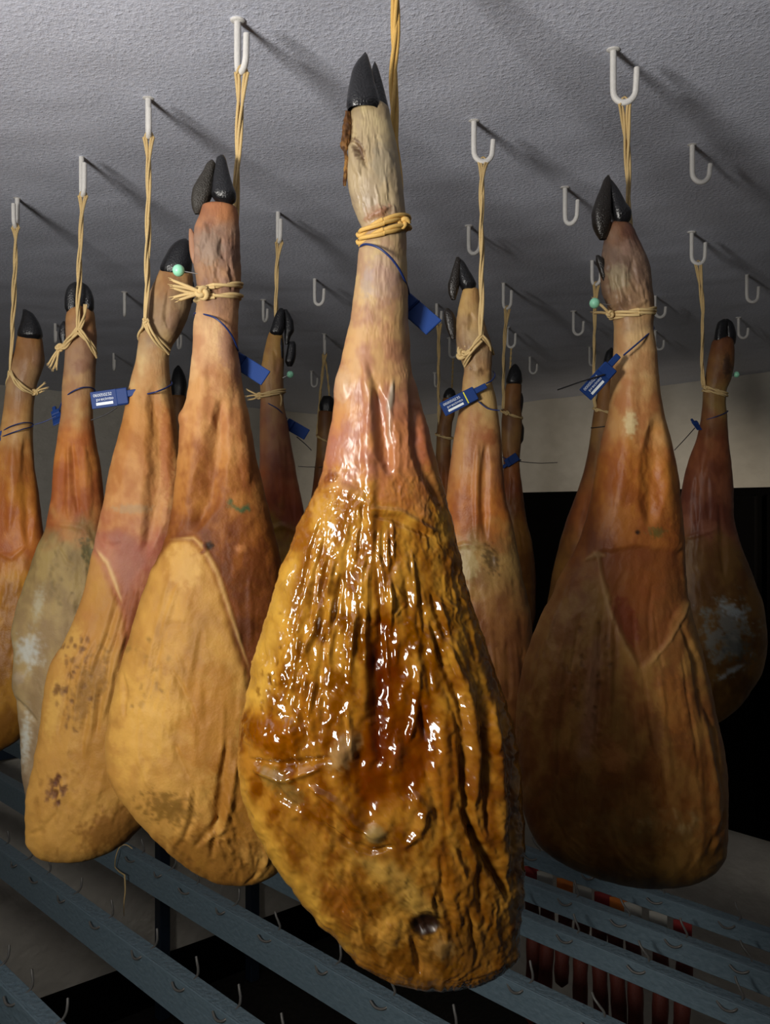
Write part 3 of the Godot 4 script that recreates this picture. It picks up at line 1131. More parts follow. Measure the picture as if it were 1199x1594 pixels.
	p.stroke([[425, 1218], [440, 1240], [470, 1262]], 9, -3.0)
	# diagonal ham-bone ridge
	p.stroke([[480, 1222], [520, 1248], [548, 1280], [580, 1300]], 12, 5.0)
	p.blob(584, 1298, 21, 18, 0, 6.5, sc(140, 117, 71), 0.85, 0.2)
	p.stroke([[500, 1278], [540, 1312], [578, 1326], [612, 1318]], 9, -5.0)
	p.poly([[510, 1292], [560, 1322], [616, 1326], [664, 1376], [700, 1420], [690, 1450], [640, 1440], [584, 1380], [540, 1340]], 22, 1.5, sc(158, 127, 65), 0.7, 0.9)
	p.stroke([[630, 1340], [664, 1378], [690, 1404]], 12, 2.0)
	p.stroke([[436, 1290], [470, 1330], [520, 1390], [560, 1440]], 12, -3.0)
	p.blob(535, 1408, 36, 50, -35, 2.0, sc(123, 72, 30), 0.5)
	p.blob(608, 1452, 34, 34, 0, 3.0, sc(166, 123, 56), 0.6)
	p.blob(740, 1180, 50, 160, -4, 0.0, sc(119, 78, 32), 0.5, 0.5, -1.0, 0.9)
	p.blob(730, 1420, 60, 60, -20, 0.0, sc(108, 66, 24), 0.6, 0.5, -1.0, 0.9)
	p.blob(470, 1300, 30, 50, -35, 0.0, sc(117, 78, 30), 0.55)
	p.blob(520, 1450, 30, 24, -35, 0.0, sc(121, 80, 30), 0.55)
	p.blob(455, 1240, 26, 18, 30, 0.0, sc(104, 84, 48), 0.6)
	# dark vein hole and the closed end
	p.blob(664, 1440, 34, 24, -22, -6.0, sc(37, 24, 11), 0.95, 0.3, 0.2)
	p.blob(720, 1480, 70, 45, -10, 0.0, sc(97, 66, 30), 0.7, 0.5)
	p.stroke([[640, 1456], [650, 1490], [654, 1520]], 8, -4.0)
	p.blob(690, 1476, 24, 20, 0, 2.6, sc(140, 113, 73), 0.5)
	p.specks(440, 1060, 40, 110, 30, 4, sc(86, 52, 17), 0.6, -0.6, 16)
	p.specks(560, 1420, 90, 60, 30, 5, sc(89, 58, 22), 0.5, 0.8, 17)
	var kz := [[160, 0.85], [400, 0.95], [560, 0.9], [720, 0.72], [900, 0.56], [1150, 0.54], [1350, 0.56], [1535, 0.62]]
	var t := ham("oily glossy ham with deep wet wrinkles, pale foot and two-pointed black hoof", hd(-146), rows, kz, 330, 660, p, M.ham_wet, [
		["hoof", [[88, 568.5, 569.5], [94, 564, 573], [104, 556, 576], [118, 549, 580], [136, 545, 584], [156, 541.5, 590], [170, 540, 592], [180, 542, 590]], 0.008, 0.9, M.hoof],
		["hoof", [[91, 583, 584], [98, 580, 587.5], [112, 577, 592], [130, 576, 597], [150, 576, 602], [168, 577, 606], [182, 580, 607]], -0.006, 1.0, M.hoof],
		["torn_skin", [[178, 538, 546], [195, 536, 548], [215, 534, 548], [232, 531, 544], [240, 535, 541], [250, 537, 543], [270, 536, 542], [290, 534, 540], [293, 535, 539]], 0.006, 0.8, M.torn, true]], true)

func _ham_broad() -> void:
	var rows := [[318, 325, 352], [324, 314, 368], [333, 313, 370], [360, 304, 372], [383, 302, 373], [411, 303, 374], [436, 307, 374], [448, 308, 373], [466, 308, 372], [486, 306, 370], [506, 302, 370], [546, 301, 370], [571, 298, 374], [620, 292, 379], [650, 282, 386], [700, 279, 396], [740, 275, 405], [780, 271, 415], [820, 264, 425], [850, 255, 432], [880, 242, 438], [920, 228, 443], [960, 215, 446], [1000, 204, 449], [1040, 192, 450], [1080, 182, 452], [1120, 174, 453], [1160, 170, 455], [1190, 173, 456], [1220, 184, 457], [1260, 211, 456], [1300, 246, 452], [1330, 278, 445], [1355, 310, 430], [1368, 336, 410], [1375, 360, 385]]
	var p := Paint.new(rows, 2.0, 201)
	p.base([[318, sc(164, 111, 76), sc(140, 92, 67), 0.4, 0.8, 0], [380, sc(145, 117, 99), sc(123, 96, 82), 0.7, 1.2, 0], [440, sc(149, 113, 84), sc(130, 100, 82), 0.5, 1.0, 0], [520, sc(192, 155, 112), sc(169, 125, 91), 0.3, 0.6, 0], [640, sc(179, 131, 82), sc(156, 105, 65), 0.3, 0.7, 0], [760, sc(154, 103, 54), sc(123, 74, 39), 0.4, 0.8, 0], [860, sc(119, 70, 32), sc(93, 52, 27), 0.4, 0.8, 0], [1000, sc(99, 56, 29), sc(78, 44, 24), 0.5, 1.0, 0], [1390, sc(140, 90, 39), sc(115, 72, 32), 0.6, 1.5, 0]])
	# yellow fat with its trimmed edge
	p.poly([[250, 852], [262, 838], [302, 836], [318, 850], [336, 884], [352, 930], [372, 990], [390, 1050], [396, 1090], [420, 1140], [470, 1190], [470, 1400], [150, 1400], [140, 1150], [190, 960]], 13, 2.4, sc(171, 129, 65), 0.9, -1.0, 7.0)
	p.stroke([[262, 840], [302, 837], [318, 852], [338, 890], [356, 945], [374, 1000], [392, 1052]], 6, 1.4, sc(201, 169, 104), 0.6)
	p.blob(290, 880, 34, 40, 0, 0.6, sc(186, 147, 84), 0.6)
	p.blob(230, 1120, 60, 110, 10, 0.0, sc(186, 145, 71), 0.5)
	p.blob(330, 1120, 60, 110, 0, 0.0, sc(147, 98, 41), 0.6)
	p.blob(380, 1240, 70, 110, 10, 0.0, sc(128, 82, 32), 0.65)
	p.blob(330, 1340, 100, 46, 20, 0.0, sc(119, 80, 35), 0.75)
	p.blob(262, 1258, 46, 26, 20, -0.8, sc(104, 76, 35), 0.75, 0.8)
	p.folds(-0.1, 1225, 0.25, 1250, 8, 5, 1.6, 22, 70)
	p.stroke([[268, 1040], [283, 1068], [296, 1095], [311, 1140]], 6, -2.0)
	p.stroke([[276, 1010], [290, 1060], [294, 1110]], 6, 1.0)
	p.stroke([[194, 1046], [197, 1080], [196, 1116]], 7, -2.4)
	p.stroke([[272, 1155], [282, 1185], [296, 1212]], 6, -2.2)
	p.stroke([[296, 1222], [294, 1262], [280, 1304], [272, 1316]], 9, 2.6)
	p.stroke([[304, 1222], [302, 1270], [286, 1310]], 7, -2.6)
	p.stroke([[354, 1148], [347, 1205], [342, 1262], [334, 1300], [330, 1336]], 12, -6.0)
	p.stroke([[368, 1180], [360, 1240], [346, 1290], [322, 1310]], 11, 4.0)
	p.stroke([[344, 1268], [320, 1300], [304, 1318]], 8, -2.6)
	p.folds(-0.7, 890, 0.5, 1110, 22, 7, 1.2, 23, 140)
	p.folds(-0.3, 1290, 0.7, 1330, 14, 8, 2.0, 24, 50)
	p.blob(274, 972, 30, 9, -3, -0.8, sc(151, 109, 54), 0.6)
	p.specks(230, 1040, 40, 70, 14, 4, sc(121, 92, 48), 0.7, -0.4, 25)
	p.specks(350, 1330, 80, 40, 30, 5, sc(97, 66, 30), 0.6, -0.8, 26)
	# shank: lit shin ridge, hollow behind it, marks
	p.stroke([[318, 560], [312, 640], [300, 720], [288, 800]], 18, 2.6)
	p.stroke([[346, 620], [338, 700], [322, 780], [300, 826]], 26, -8.5)
	p.stroke([[372, 600], [380, 680], [386, 760]], 18, 2.2)
	p.blob(284, 650, 10, 16, 0, 2.6)
	p.blob(352, 540, 16, 40, 0, 0.5, sc(149, 109, 95), 0.5)
	p.blob(366, 560, 10, 60, 0, 0.3, sc(121, 78, 60), 0.5)
	p.stroke([[357, 776], [362, 786], [374, 795]], 8, 0.2, sc(58, 84, 56), 0.85, 0.9)
	p.stroke([[370, 796], [384, 791], [390, 796]], 7, 0.2, sc(54, 82, 58), 0.85, 0.9)
	p.blob(325, 849, 11, 7, 15, 0.6, sc(37, 30, 26), 0.9)
	p.stroke([[318, 842], [320, 856], [312, 862]], 5, 1.2, sc(102, 56, 32), 0.8)
	p.blob(376, 854, 12, 9, 0, 1.4, sc(182, 123, 78), 0.5)
	# wrinkled pastern
	p.blob(328, 386, 26, 34, 0, 3.0, sc(140, 123, 108), 0.6)
	p.stroke([[318, 346], [322, 366], [314, 392]], 8, 3.0)
	p.stroke([[346, 370], [344, 392], [350, 404]], 8, -3.0)
	p.stroke([[306, 380], [310, 396], [306, 410]], 6, -2.4)
	p.folds(-0.8, 385, 0.8, 425, 18, 5, 1.2, 27, 40)
	ham("broad golden ham with bare reddish flank, frayed cream knot and cracked dark hoof", hd(33), rows, flat_thick(318, 560, 880, 1375), 230, 450, p, M.ham_dry, [
		["hoof", [[252, 330, 333], [258, 324, 337], [270, 318, 336], [285, 309, 335], [300, 302, 334], [315, 300, 328], [326, 301, 322], [336, 305, 312]], 0.006, 0.9, M.hoof_rough],
		["hoof", [[247, 345, 351], [252, 340, 354], [264, 338, 357], [280, 335, 361], [296, 333, 366], [308, 332, 370], [316, 336, 369], [324, 345, 362]], 0.010, 0.9, M.hoof],
		["dewclaw", [[360, 297, 301], [370, 296.5, 306], [385, 297, 309], [402, 299, 312], [414, 303, 310]], 0.008, 0.9, mat(sc(150, 108, 80), 0.6)]])

func _ham_slanting() -> void:
	var rows := [[412, 262, 290], [420, 252, 297], [432, 246, 300], [460, 234, 299], [490, 227, 292], [520, 219, 278], [540, 216, 266], [560, 213, 262], [600, 203, 265], [640, 196, 271], [660, 192, 274], [700, 181, 280], [740, 171, 284], [780, 164, 285], [820, 154, 282], [850, 148, 278], [880, 144, 274], [920, 136, 270], [960, 122, 268], [1000, 103, 267], [1030, 85, 266], [1080, 75, 264], [1120, 70, 262], [1180, 60, 256], [1240, 48, 240], [1280, 46, 222], [1305, 47, 200], [1320, 54, 178], [1332, 68, 150], [1338, 90, 120]]
	var p := Paint.new(rows, 2.0, 301)
	p.base([[412, sc(164, 125, 82), sc(140, 100, 65), 0.4, 0.8, 0], [500, sc(153, 129, 99), sc(132, 109, 86), 0.4, 0.8, 0], [560, sc(188, 159, 112), sc(171, 131, 89), 0.3, 0.5, 0], [660, sc(179, 127, 73), sc(160, 107, 58), 0.3, 0.6, 0], [780, sc(180, 131, 82), sc(160, 107, 65), 0.3, 0.7, 0], [860, sc(160, 109, 84), sc(145, 84, 65), 0.5, 0.7, 0], [960, sc(140, 84, 52), sc(121, 70, 43), 0.7, 1.0, 0], [1100, sc(147, 105, 50), sc(126, 84, 41), 0.9, 1.4, 0], [1340, sc(154, 113, 50), sc(125, 86, 37), 0.8, 1.6, 0]])
	p.poly([[143, 846], [156, 862], [168, 874], [180, 906], [190, 942], [202, 990], [196, 1040], [240, 1110], [290, 1120], [290, 1360], [20, 1360], [30, 1100], [90, 1000]], 13, 3.0, sc(167, 125, 65), 0.84)
	p.stroke([[148, 852], [168, 876], [182, 912], [190, 940]], 6, 1.6, sc(201, 173, 117), 0.7)
	p.poly([[149, 832], [170, 812], [206, 822], [230, 850], [234, 880], [206, 938], [196, 948], [184, 908], [168, 868]], 20, -0.6, sc(140, 94, 80), 0.8, -1.0, 16.0)
	p.stroke([[158, 846], [176, 850], [190, 846]], 6, -1.2)
	p.stroke([[236, 600], [246, 660], [250, 730], [240, 800], [226, 860]], 27, -9.0)
	p.stroke([[215, 600], [200, 680], [190, 760]], 20, 1.6)
	p.blob(206, 792, 40, 9, 0, 0.3, sc(149, 131, 104), 0.5)
	p.blob(262, 700, 12, 90, 0, 2.0, sc(140, 76, 41), 0.5)
	p.blob(140, 1070, 26, 70, 24, -0.6, sc(125, 92, 50), 0.65, 0.8)
	p.blob(110, 1000, 20, 40, 20, 0.4, sc(184, 147, 78), 0.5)
	p.blob(88, 1100, 14, 60, 10, 0.5, sc(186, 149, 78), 0.5)
	p.blob(170, 1180, 70, 70, 0, 0.0, sc(147, 103, 48), 0.6)
	p.blob(180, 1290, 70, 40, -20, 0.0, sc(110, 74, 35), 0.8)
	p.stroke([[186, 984], [172, 1040], [158, 1090], [148, 1150]], 8, -2.6)
	p.stroke([[196, 980], [182, 1040], [168, 1090], [156, 1130]], 7, 2.0)
	p.specks(120, 1060, 34, 80, 34, 4, sc(87, 60, 39), 0.7, -0.8, 31)
	p.specks(86, 1228, 18, 24, 24, 4, sc(73, 46, 37), 0.8, -1.2, 32)
	p.specks(110, 1250, 60, 80, 30, 4, sc(119, 84, 41), 0.5, -0.5, 33)
	p.folds(-0.7, 880, 0.3, 1080, 26, 7, 2.0, 34, 120)
	p.folds(-0.7, 1150, 0.6, 1250, 18, 7, 1.4, 35, 70)
	p.stroke([[46, 1300], [70, 1290], [92, 1262]], 7, -1.6)
	p.blob(256, 480, 16, 36, 20, 1.6, sc(140, 113, 86), 0.5)
	p.blob(270, 500, 14, 26, 20, 3.0, sc(125, 96, 76), 0.6)
	p.stroke([[262, 450], [258, 490], [262, 512]], 6, -2.4)
	ham("slanting yellow ham with a purple-pink patch above its trimmed fat edge", hd(153), rows, flat_thick(412, 600, 900, 1338), 190, 400, p, M.ham_dry, [
		["hoof", [[374, 286, 292], [379, 277, 297], [388, 268, 299], [400, 261, 300], [412, 255, 300], [422, 252, 299], [430, 254, 296], [436, 262, 288]], 0.006, 0.9, M.hoof],
		["dewclaw", [[430, 292, 296], [440, 290, 301], [455, 288, 302], [470, 290, 299]], -0.004, 1.0, M.hoof]])

func _ham_mouldy() -> void:
	var rows := [[478, 115, 138], [484, 107, 145], [500, 104, 147], [520, 104, 149], [560, 102, 148], [600, 99, 146], [640, 97, 143], [680, 92, 147], [720, 86, 154], [760, 83, 159], [800, 77, 162], [820, 73, 162], [850, 60, 164], [900, 43, 168], [950, 27, 172], [985, 21, 175], [1020, 25, 177], [1045, 23, 178], [1062, 21, 178], [1090, 29, 178], [1120, 32, 176], [1200, 37, 165], [1235, 42, 145], [1255, 55, 120], [1262, 75, 95]]
	var p := Paint.new(rows, 2.0, 401)
	p.base([[478, sc(158, 119, 78), sc(140, 98, 65), 0.4, 0.8, 0], [560, sc(149, 117, 91), sc(130, 98, 78), 0.4, 0.9, 0], [620, sc(180, 143, 95), sc(160, 117, 78), 0.3, 0.6, 0], [700, sc(177, 113, 58), sc(154, 88, 48), 0.4, 0.8, 0], [790, sc(167, 105, 60), sc(140, 78, 45), 0.5, 0.8, 0], [860, sc(147, 125, 80), sc(126, 105, 69), 0.8, 1.0, 0], [1000, sc(154, 131, 89), sc(136, 113, 80), 0.7, 1.4, 0], [1262, sc(141, 123, 99), sc(123, 103, 80), 0.7, 1.6, 0]])
	p.stroke([[84, 816], [110, 818], [130, 822], [146, 850], [152, 880]], 8, 2.4)
	p.stroke([[100, 700], [97, 760], [94, 800]], 12, -3.0)
	p.stroke([[112, 690], [116, 750], [122, 800]], 9, -3.4)
	p.stroke([[106, 690], [106, 760], [108, 810]], 9, 2.6)
	p.stroke([[130, 690], [134, 760], [138, 810]], 13, 3.0)
	p.blob(46, 1014, 30, 38, 0, 1.2, sc(177, 181, 177), 0.8, 0.5, -1.0, 0.9)
	p.blob(60, 940, 12, 40, 10, 0.3, sc(164, 161, 143), 0.6, 0.5, -1.0, 0.9)
	p.blob(40, 1150, 12, 60, 4, 0.5, sc(177, 183, 179), 0.7, 0.5, -1.0, 0.9)
	p.blob(30, 1055, 14, 12, 0, 2.6, sc(158, 143, 125), 0.5)
	p.stroke([[24, 1086], [44, 1110], [58, 1124]], 7, -3.0)
	p.blob(138, 860, 12, 26, -20, -1.6, sc(78, 76, 54), 0.7, 0.9)
	p.stroke([[90, 850], [104, 876], [114, 880]], 5, -1.6)
	p.specks(110, 900, 40, 60, 22, 4, sc(102, 86, 56), 0.6, -0.6, 41)
	p.folds(-0.6, 840, 0.6, 1080, 18, 6, 1.2, 42, 90)
	p.blob(128, 570, 16, 14, 0, 1.4, sc(121, 84, 69), 0.5)
	ham("dull ham with grey and white mould between two yellow hams", hd(243), rows, flat_thick(478, 640, 860, 1262), 150, 330, p, M.ham_dry, [
		["hoof", [[441, 118, 122], [446, 111, 125], [456, 106, 126], [470, 104, 126], [480, 104, 126], [488, 107, 124]], 0.007, 0.9, M.hoof],
		["hoof", [[440, 126, 129], [446, 125, 138], [456, 125, 144], [470, 125, 147], [480, 126, 147], [488, 128, 144]], 0.004, 0.9, M.hoof],
		["dewclaw", [[500, 98, 101], [508, 94, 105], [520, 92, 106], [532, 94, 105], [540, 98, 104]], 0.0, 1.0, M.hoof]])

func _ham_edge() -> void:
	var rows := [[516, 36, 56], [524, 29, 64], [545, 25, 66], [560, 21, 67], [580, 16, 62], [600, 12, 55], [640, 7, 50], [680, 1, 49], [720, -8, 52], [760, -14, 57], [800, -22, 62], [850, -34, 68], [900, -50, 72], [960, -70, 74], [1020, -84, 74], [1080, -88, 66], [1120, -80, 52], [1150, -66, 30], [1168, -44, 2], [1174, -30, -12]]
	var p := Paint.new(rows, 2.0, 501)
	p.base([[516, sc(149, 107, 63), sc(130, 90, 54), 0.4, 0.8, 0], [590, sc(158, 127, 91), sc(140, 107, 78), 0.4, 0.8, 0], [660, sc(182, 141, 89), sc(160, 113, 67), 0.3, 0.6, 0], [760, sc(179, 117, 52), sc(156, 92, 43), 0.4, 0.8, 0], [840, sc(180, 109, 52), sc(153, 84, 43), 0.4, 0.8, 0], [920, sc(177, 125, 50), sc(140, 92, 37), 1.4, 1.4, 0], [1174, sc(130, 92, 39), sc(104, 70, 30), 1.2, 1.6, 0]])
	p.stroke([[20, 690], [18, 760], [14, 830]], 12, 2.4)
	p.stroke([[40, 680], [42, 760], [44, 850]], 16, -6.0)
	p.stroke([[0, 862], [18, 868], [40, 850]], 7, 2.2)
	p.blob(58, 560, 9, 18, 0, 2.0, sc(123, 92, 71), 0.6)
	p.folds(-0.3, 870, 0.9, 1040, 16, 6, 1.4, 51, 90)
	ham("orange ham with single black hoof hung next to the mouldy one", hd(308), rows, flat_thick(516, 660, 880, 1174), 120, 280, p, M.ham, [
		["hoof", [[483, 38, 43], [488, 38, 52], [496, 37, 58], [506, 35, 63], [516, 32, 66], [523, 31, 67], [530, 36, 63]], 0.006, 0.9, M.hoof]])

func _ham_wedge() -> void:
	var rows := [[345, 952, 968], [352, 945, 982], [375, 941, 993], [400, 937, 1003], [420, 936, 1010], [450, 939, 1014], [475, 948, 1017], [490, 954, 1017], [510, 957, 1016], [550, 956, 1021], [600, 952, 1025], [640, 949, 1031], [680, 939, 1041], [720, 931, 1050], [760, 924, 1056], [800, 916, 1060], [850, 899, 1064], [900, 872, 1066], [930, 859, 1070], [960, 843, 1076], [1000, 828, 1086], [1040, 815, 1096], [1080, 808, 1105], [1120, 805, 1113], [1160, 804, 1121], [1200, 806, 1126], [1250, 812, 1128], [1290, 824, 1128], [1315, 840, 1126], [1335, 868, 1120], [1352, 905, 1105], [1366, 945, 1080], [1376, 985, 1045]]
	var p := Paint.new(rows, 2.0, 601)
	p.base([[345, sc(112, 78, 58), sc(89, 62, 50), 0.5, 1.0, 0], [400, sc(130, 107, 89), sc(104, 84, 71), 0.6, 1.2, 0], [470, sc(140, 113, 86), sc(115, 90, 71), 0.5, 1.0, 0], [520, sc(190, 157, 110), sc(167, 127, 86), 0.4, 0.6, 0], [640, sc(182, 137, 86), sc(164, 109, 67), 0.3, 0.6, 0], [740, sc(177, 113, 52), sc(151, 86, 41), 0.3, 0.7, 0], [850, sc(153, 94, 48), sc(128, 74, 39), 0.4, 0.8, 0], [940, sc(160, 119, 67), sc(140, 96, 54), 0.8, 0.9, 0], [1100, sc(147, 105, 56), sc(126, 80, 45), 1.0, 1.0, 0], [1250, sc(138, 96, 52), sc(117, 72, 37), 1.0, 1.1, 0], [1376, sc(130, 98, 52), sc(104, 74, 37), 1.0, 1.4, 0]])
	# bare wedge of lean between trimmed edges
	p.poly([[928, 858], [945, 852], [1000, 846], [1064, 850], [1076, 930], [1060, 958], [1034, 1010], [1003, 1044], [996, 1046], [974, 1004], [950, 950], [938, 900]], 10, -2.6, sc(117, 68, 39), 0.8)
	p.blob(1000, 920, 40, 50, 0, 0.0, sc(134, 76, 41), 0.5)
	p.blob(975, 965, 22, 50, -20, 0.0, sc(108, 50, 35), 0.6)
	p.stroke([[922, 858], [932, 868], [938, 902], [951, 956], [974, 1008], [996, 1046]], 6, 1.6, sc(177, 145, 99), 0.5)
	p.stroke([[1078, 930], [1062, 962], [1044, 996], [1004, 1046]], 5, 1.4, sc(166, 131, 84), 0.45)
	p.stroke([[910, 872], [930, 862], [944, 866]], 7, 1.2, sc(186, 153, 104), 0.6)
	p.poly([[918, 980], [944, 984], [938, 1100], [930, 1190], [892, 1190], [902, 1060]], 16, 0.4, sc(160, 117, 91), 0.6)
	p.stroke([[936, 960], [934, 1020], [932, 1100], [926, 1160]], 5, -2.2)
	p.stroke([[884, 1000], [878, 1080], [870, 1160], [868, 1230]], 8, -3.0)
	p.stroke([[846, 990], [832, 1040], [824, 1090]], 5, -2.0)
	p.stroke([[902, 960], [896, 1010], [884, 1060]], 5, -1.6)
	p.stroke([[1060, 970], [1084, 1030], [1094, 1090], [1110, 1150], [1122, 1230]], 12, -3.4)
	p.stroke([[1094, 1100], [1112, 1180], [1118, 1280], [1112, 1330]], 12, 3.4)
	p.stroke([[1104, 1320], [1122, 1290], [1130, 1260]], 9, -3.0)
	p.blob(958, 1180, 30, 30, 0, 0.4, sc(169, 111, 63), 0.6)
	p.blob(1050, 1100, 30, 60, -16, 1.0, sc(169, 107, 54), 0.5)
	p.blob(1022, 1140, 14, 50, 0, -1.0, sc(95, 60, 37), 0.5)
	p.blob(900, 1250, 90, 60, 0, 0.0, sc(97, 68, 37), 0.5)
	p.blob(1000, 1290, 110, 30, 0, 0.4, sc(119, 92, 54), 0.5, 0.8)
	p.specks(916, 1040, 40, 80, 26, 4, sc(97, 66, 43), 0.6, -0.8, 61)
	p.specks(1040, 1280, 60, 20, 16, 5, sc(164, 139, 95), 0.5, 0.6, 62)
	p.folds(-0.9, 900, 0.8, 1230, 46, 5, 1.3, 63, 150)
	# shank
	p.stroke([[986, 560], [980, 640], [974, 720], [960, 800]], 22, 2.2)
	p.blob(982, 658, 12, 26, 0, 1.0, sc(210, 197, 149), 0.7)
	p.stroke([[1022, 650], [1016, 740], [1012, 820]], 26, -7.0)
	p.blob(1040, 760, 14, 70, -6, 2.0, sc(171, 113, 54), 0.5)
	p.blob(1022, 828, 14, 9, 0, 0.0, sc(76, 86, 50), 0.6, 0.9)
	p.blob(993, 829, 4, 4, 0, 0.0, sc(28, 22, 19), 0.9)
	# pastern
	p.blob(962, 432, 22, 28, 10, 2.0, sc(149, 139, 110), 0.6)
	p.blob(978, 385, 14, 16, 0, 1.6, sc(140, 113, 99), 0.5)
	p.stroke([[950, 410], [944, 430], [950, 462]], 6, -2.4)
	p.stroke([[946, 480], [966, 470], [990, 476], [1008, 466]], 8, 2.0)
	p.stroke([[986, 400], [984, 430], [992, 456]], 8, -2.2)
	p.folds(-0.8, 400, 0.8, 450, 18, 5, 1.2, 64, 40)
	ham("big brown ham with a bare reddish wedge pointing down and a mint pin", hd(78), rows, flat_thick(345, 560, 900, 1376, 0.95, 0.6), 230, 450, p, M.ham, [
		["hoof", [[277, 943, 946], [283, 938, 948], [298, 932, 949], [318, 924, 949], [338, 919, 949], [352, 920, 948], [366, 925, 945], [376, 931, 940]], 0.008, 0.9, M.hoof_brown],
		["hoof", [[278, 944, 947], [286, 945, 954], [300, 946, 963], [318, 948, 972], [334, 950, 981], [344, 953, 980], [354, 958, 972]], 0.004, 1.0, M.hoof],
		["dewclaw", [[400, 926, 931], [406, 926, 938], [418, 929, 942], [432, 934, 944], [440, 938, 943]], 0.006, 0.9, M.hoof_brown]])

func _ham_striped() -> void:
	var rows := [[446, 726, 738], [452, 720, 745], [480, 714, 749], [510, 710, 756], [540, 712, 765], [560, 718, 766], [575, 723, 765], [590, 721, 765], [620, 718, 772], [660, 711, 777], [700, 704, 781], [740, 699, 784], [780, 695, 788], [800, 694, 794], [850, 694, 804], [900, 690, 814], [950, 686, 824], [1000, 684, 830], [1060, 684, 834], [1120, 690, 832], [1180, 700, 824], [1230, 716, 806], [1260, 734, 790], [1272, 752, 770]]
	var p := Paint.new(rows, 2.0, 701)
	p.base([[446, sc(182, 147, 91), sc(158, 121, 78), 0.4, 0.8, 0], [540, sc(164, 139, 104), sc(140, 113, 86), 0.5, 1.0, 0], [610, sc(182, 151, 99), sc(162, 123, 80), 0.3, 0.6, 0], [700, sc(173, 125, 78), sc(151, 100, 65), 0.4, 0.7, 0], [800, sc(171, 105, 50), sc(143, 82, 43), 0.4, 0.8, 0], [860, sc(149, 119, 71), sc(126, 96, 58), 1.0, 1.0, 0], [980, sc(136, 92, 54), sc(112, 72, 45), 1.2, 1.2, 0], [1272, sc(125, 80, 43), sc(102, 62, 35), 1.0, 1.4, 0]])
	p.blob(726, 880, 24, 40, 8, 1.2, sc(164, 147, 104), 0.75, 0.5)
	p.stroke([[704, 852], [724, 848], [752, 848], [772, 862]], 7, 2.4)
	p.blob(764, 872, 12, 24, -20, -2.0, sc(69, 54, 35), 0.7, 0.9)
	p.stroke([[744, 690], [742, 760], [742, 840]], 9, 2.8)
	p.stroke([[757, 690], [754, 760], [756, 840]], 12, -5.0)
	p.blob(764, 680, 16, 16, 0, 1.4, sc(130, 70, 43), 0.5)
	p.stroke([[722, 500], [718, 520], [726, 548]], 8, 2.0)
	p.stroke([[732, 486], [736, 500], [730, 516]], 8, -2.6)
	p.stroke([[730, 572], [744, 580], [764, 576]], 6, -1.6)
	p.specks(742, 576, 20, 8, 10, 3, sc(93, 68, 45), 0.7, -0.4, 71)
	p.folds(-0.8, 870, 0.8, 1080, 26, 6, 1.6, 72, 110)
	ham("mid-brown ham with a pale oval of fat, wearing the yellow-striped seal", hd(188), rows, flat_thick(446, 640, 860, 1272), 150, 330, p, M.ham, [
		["hoof", [[402, 710, 714], [408, 708, 717], [420, 704, 717], [434, 700, 716], [446, 697, 715], [458, 698, 712], [468, 702, 709]], 0.006, 0.9, M.hoof_brown],
		["hoof", [[401, 711, 714], [410, 711, 723], [422, 712, 730], [434, 713, 737], [444, 715, 741], [452, 719, 738]], 0.003, 1.0, M.hoof],
		["dewclaw", [[480, 694, 699], [488, 691, 706], [500, 692, 710], [514, 696, 710], [528, 702, 709]], 0.0, 0.9, M.hoof_brown]])

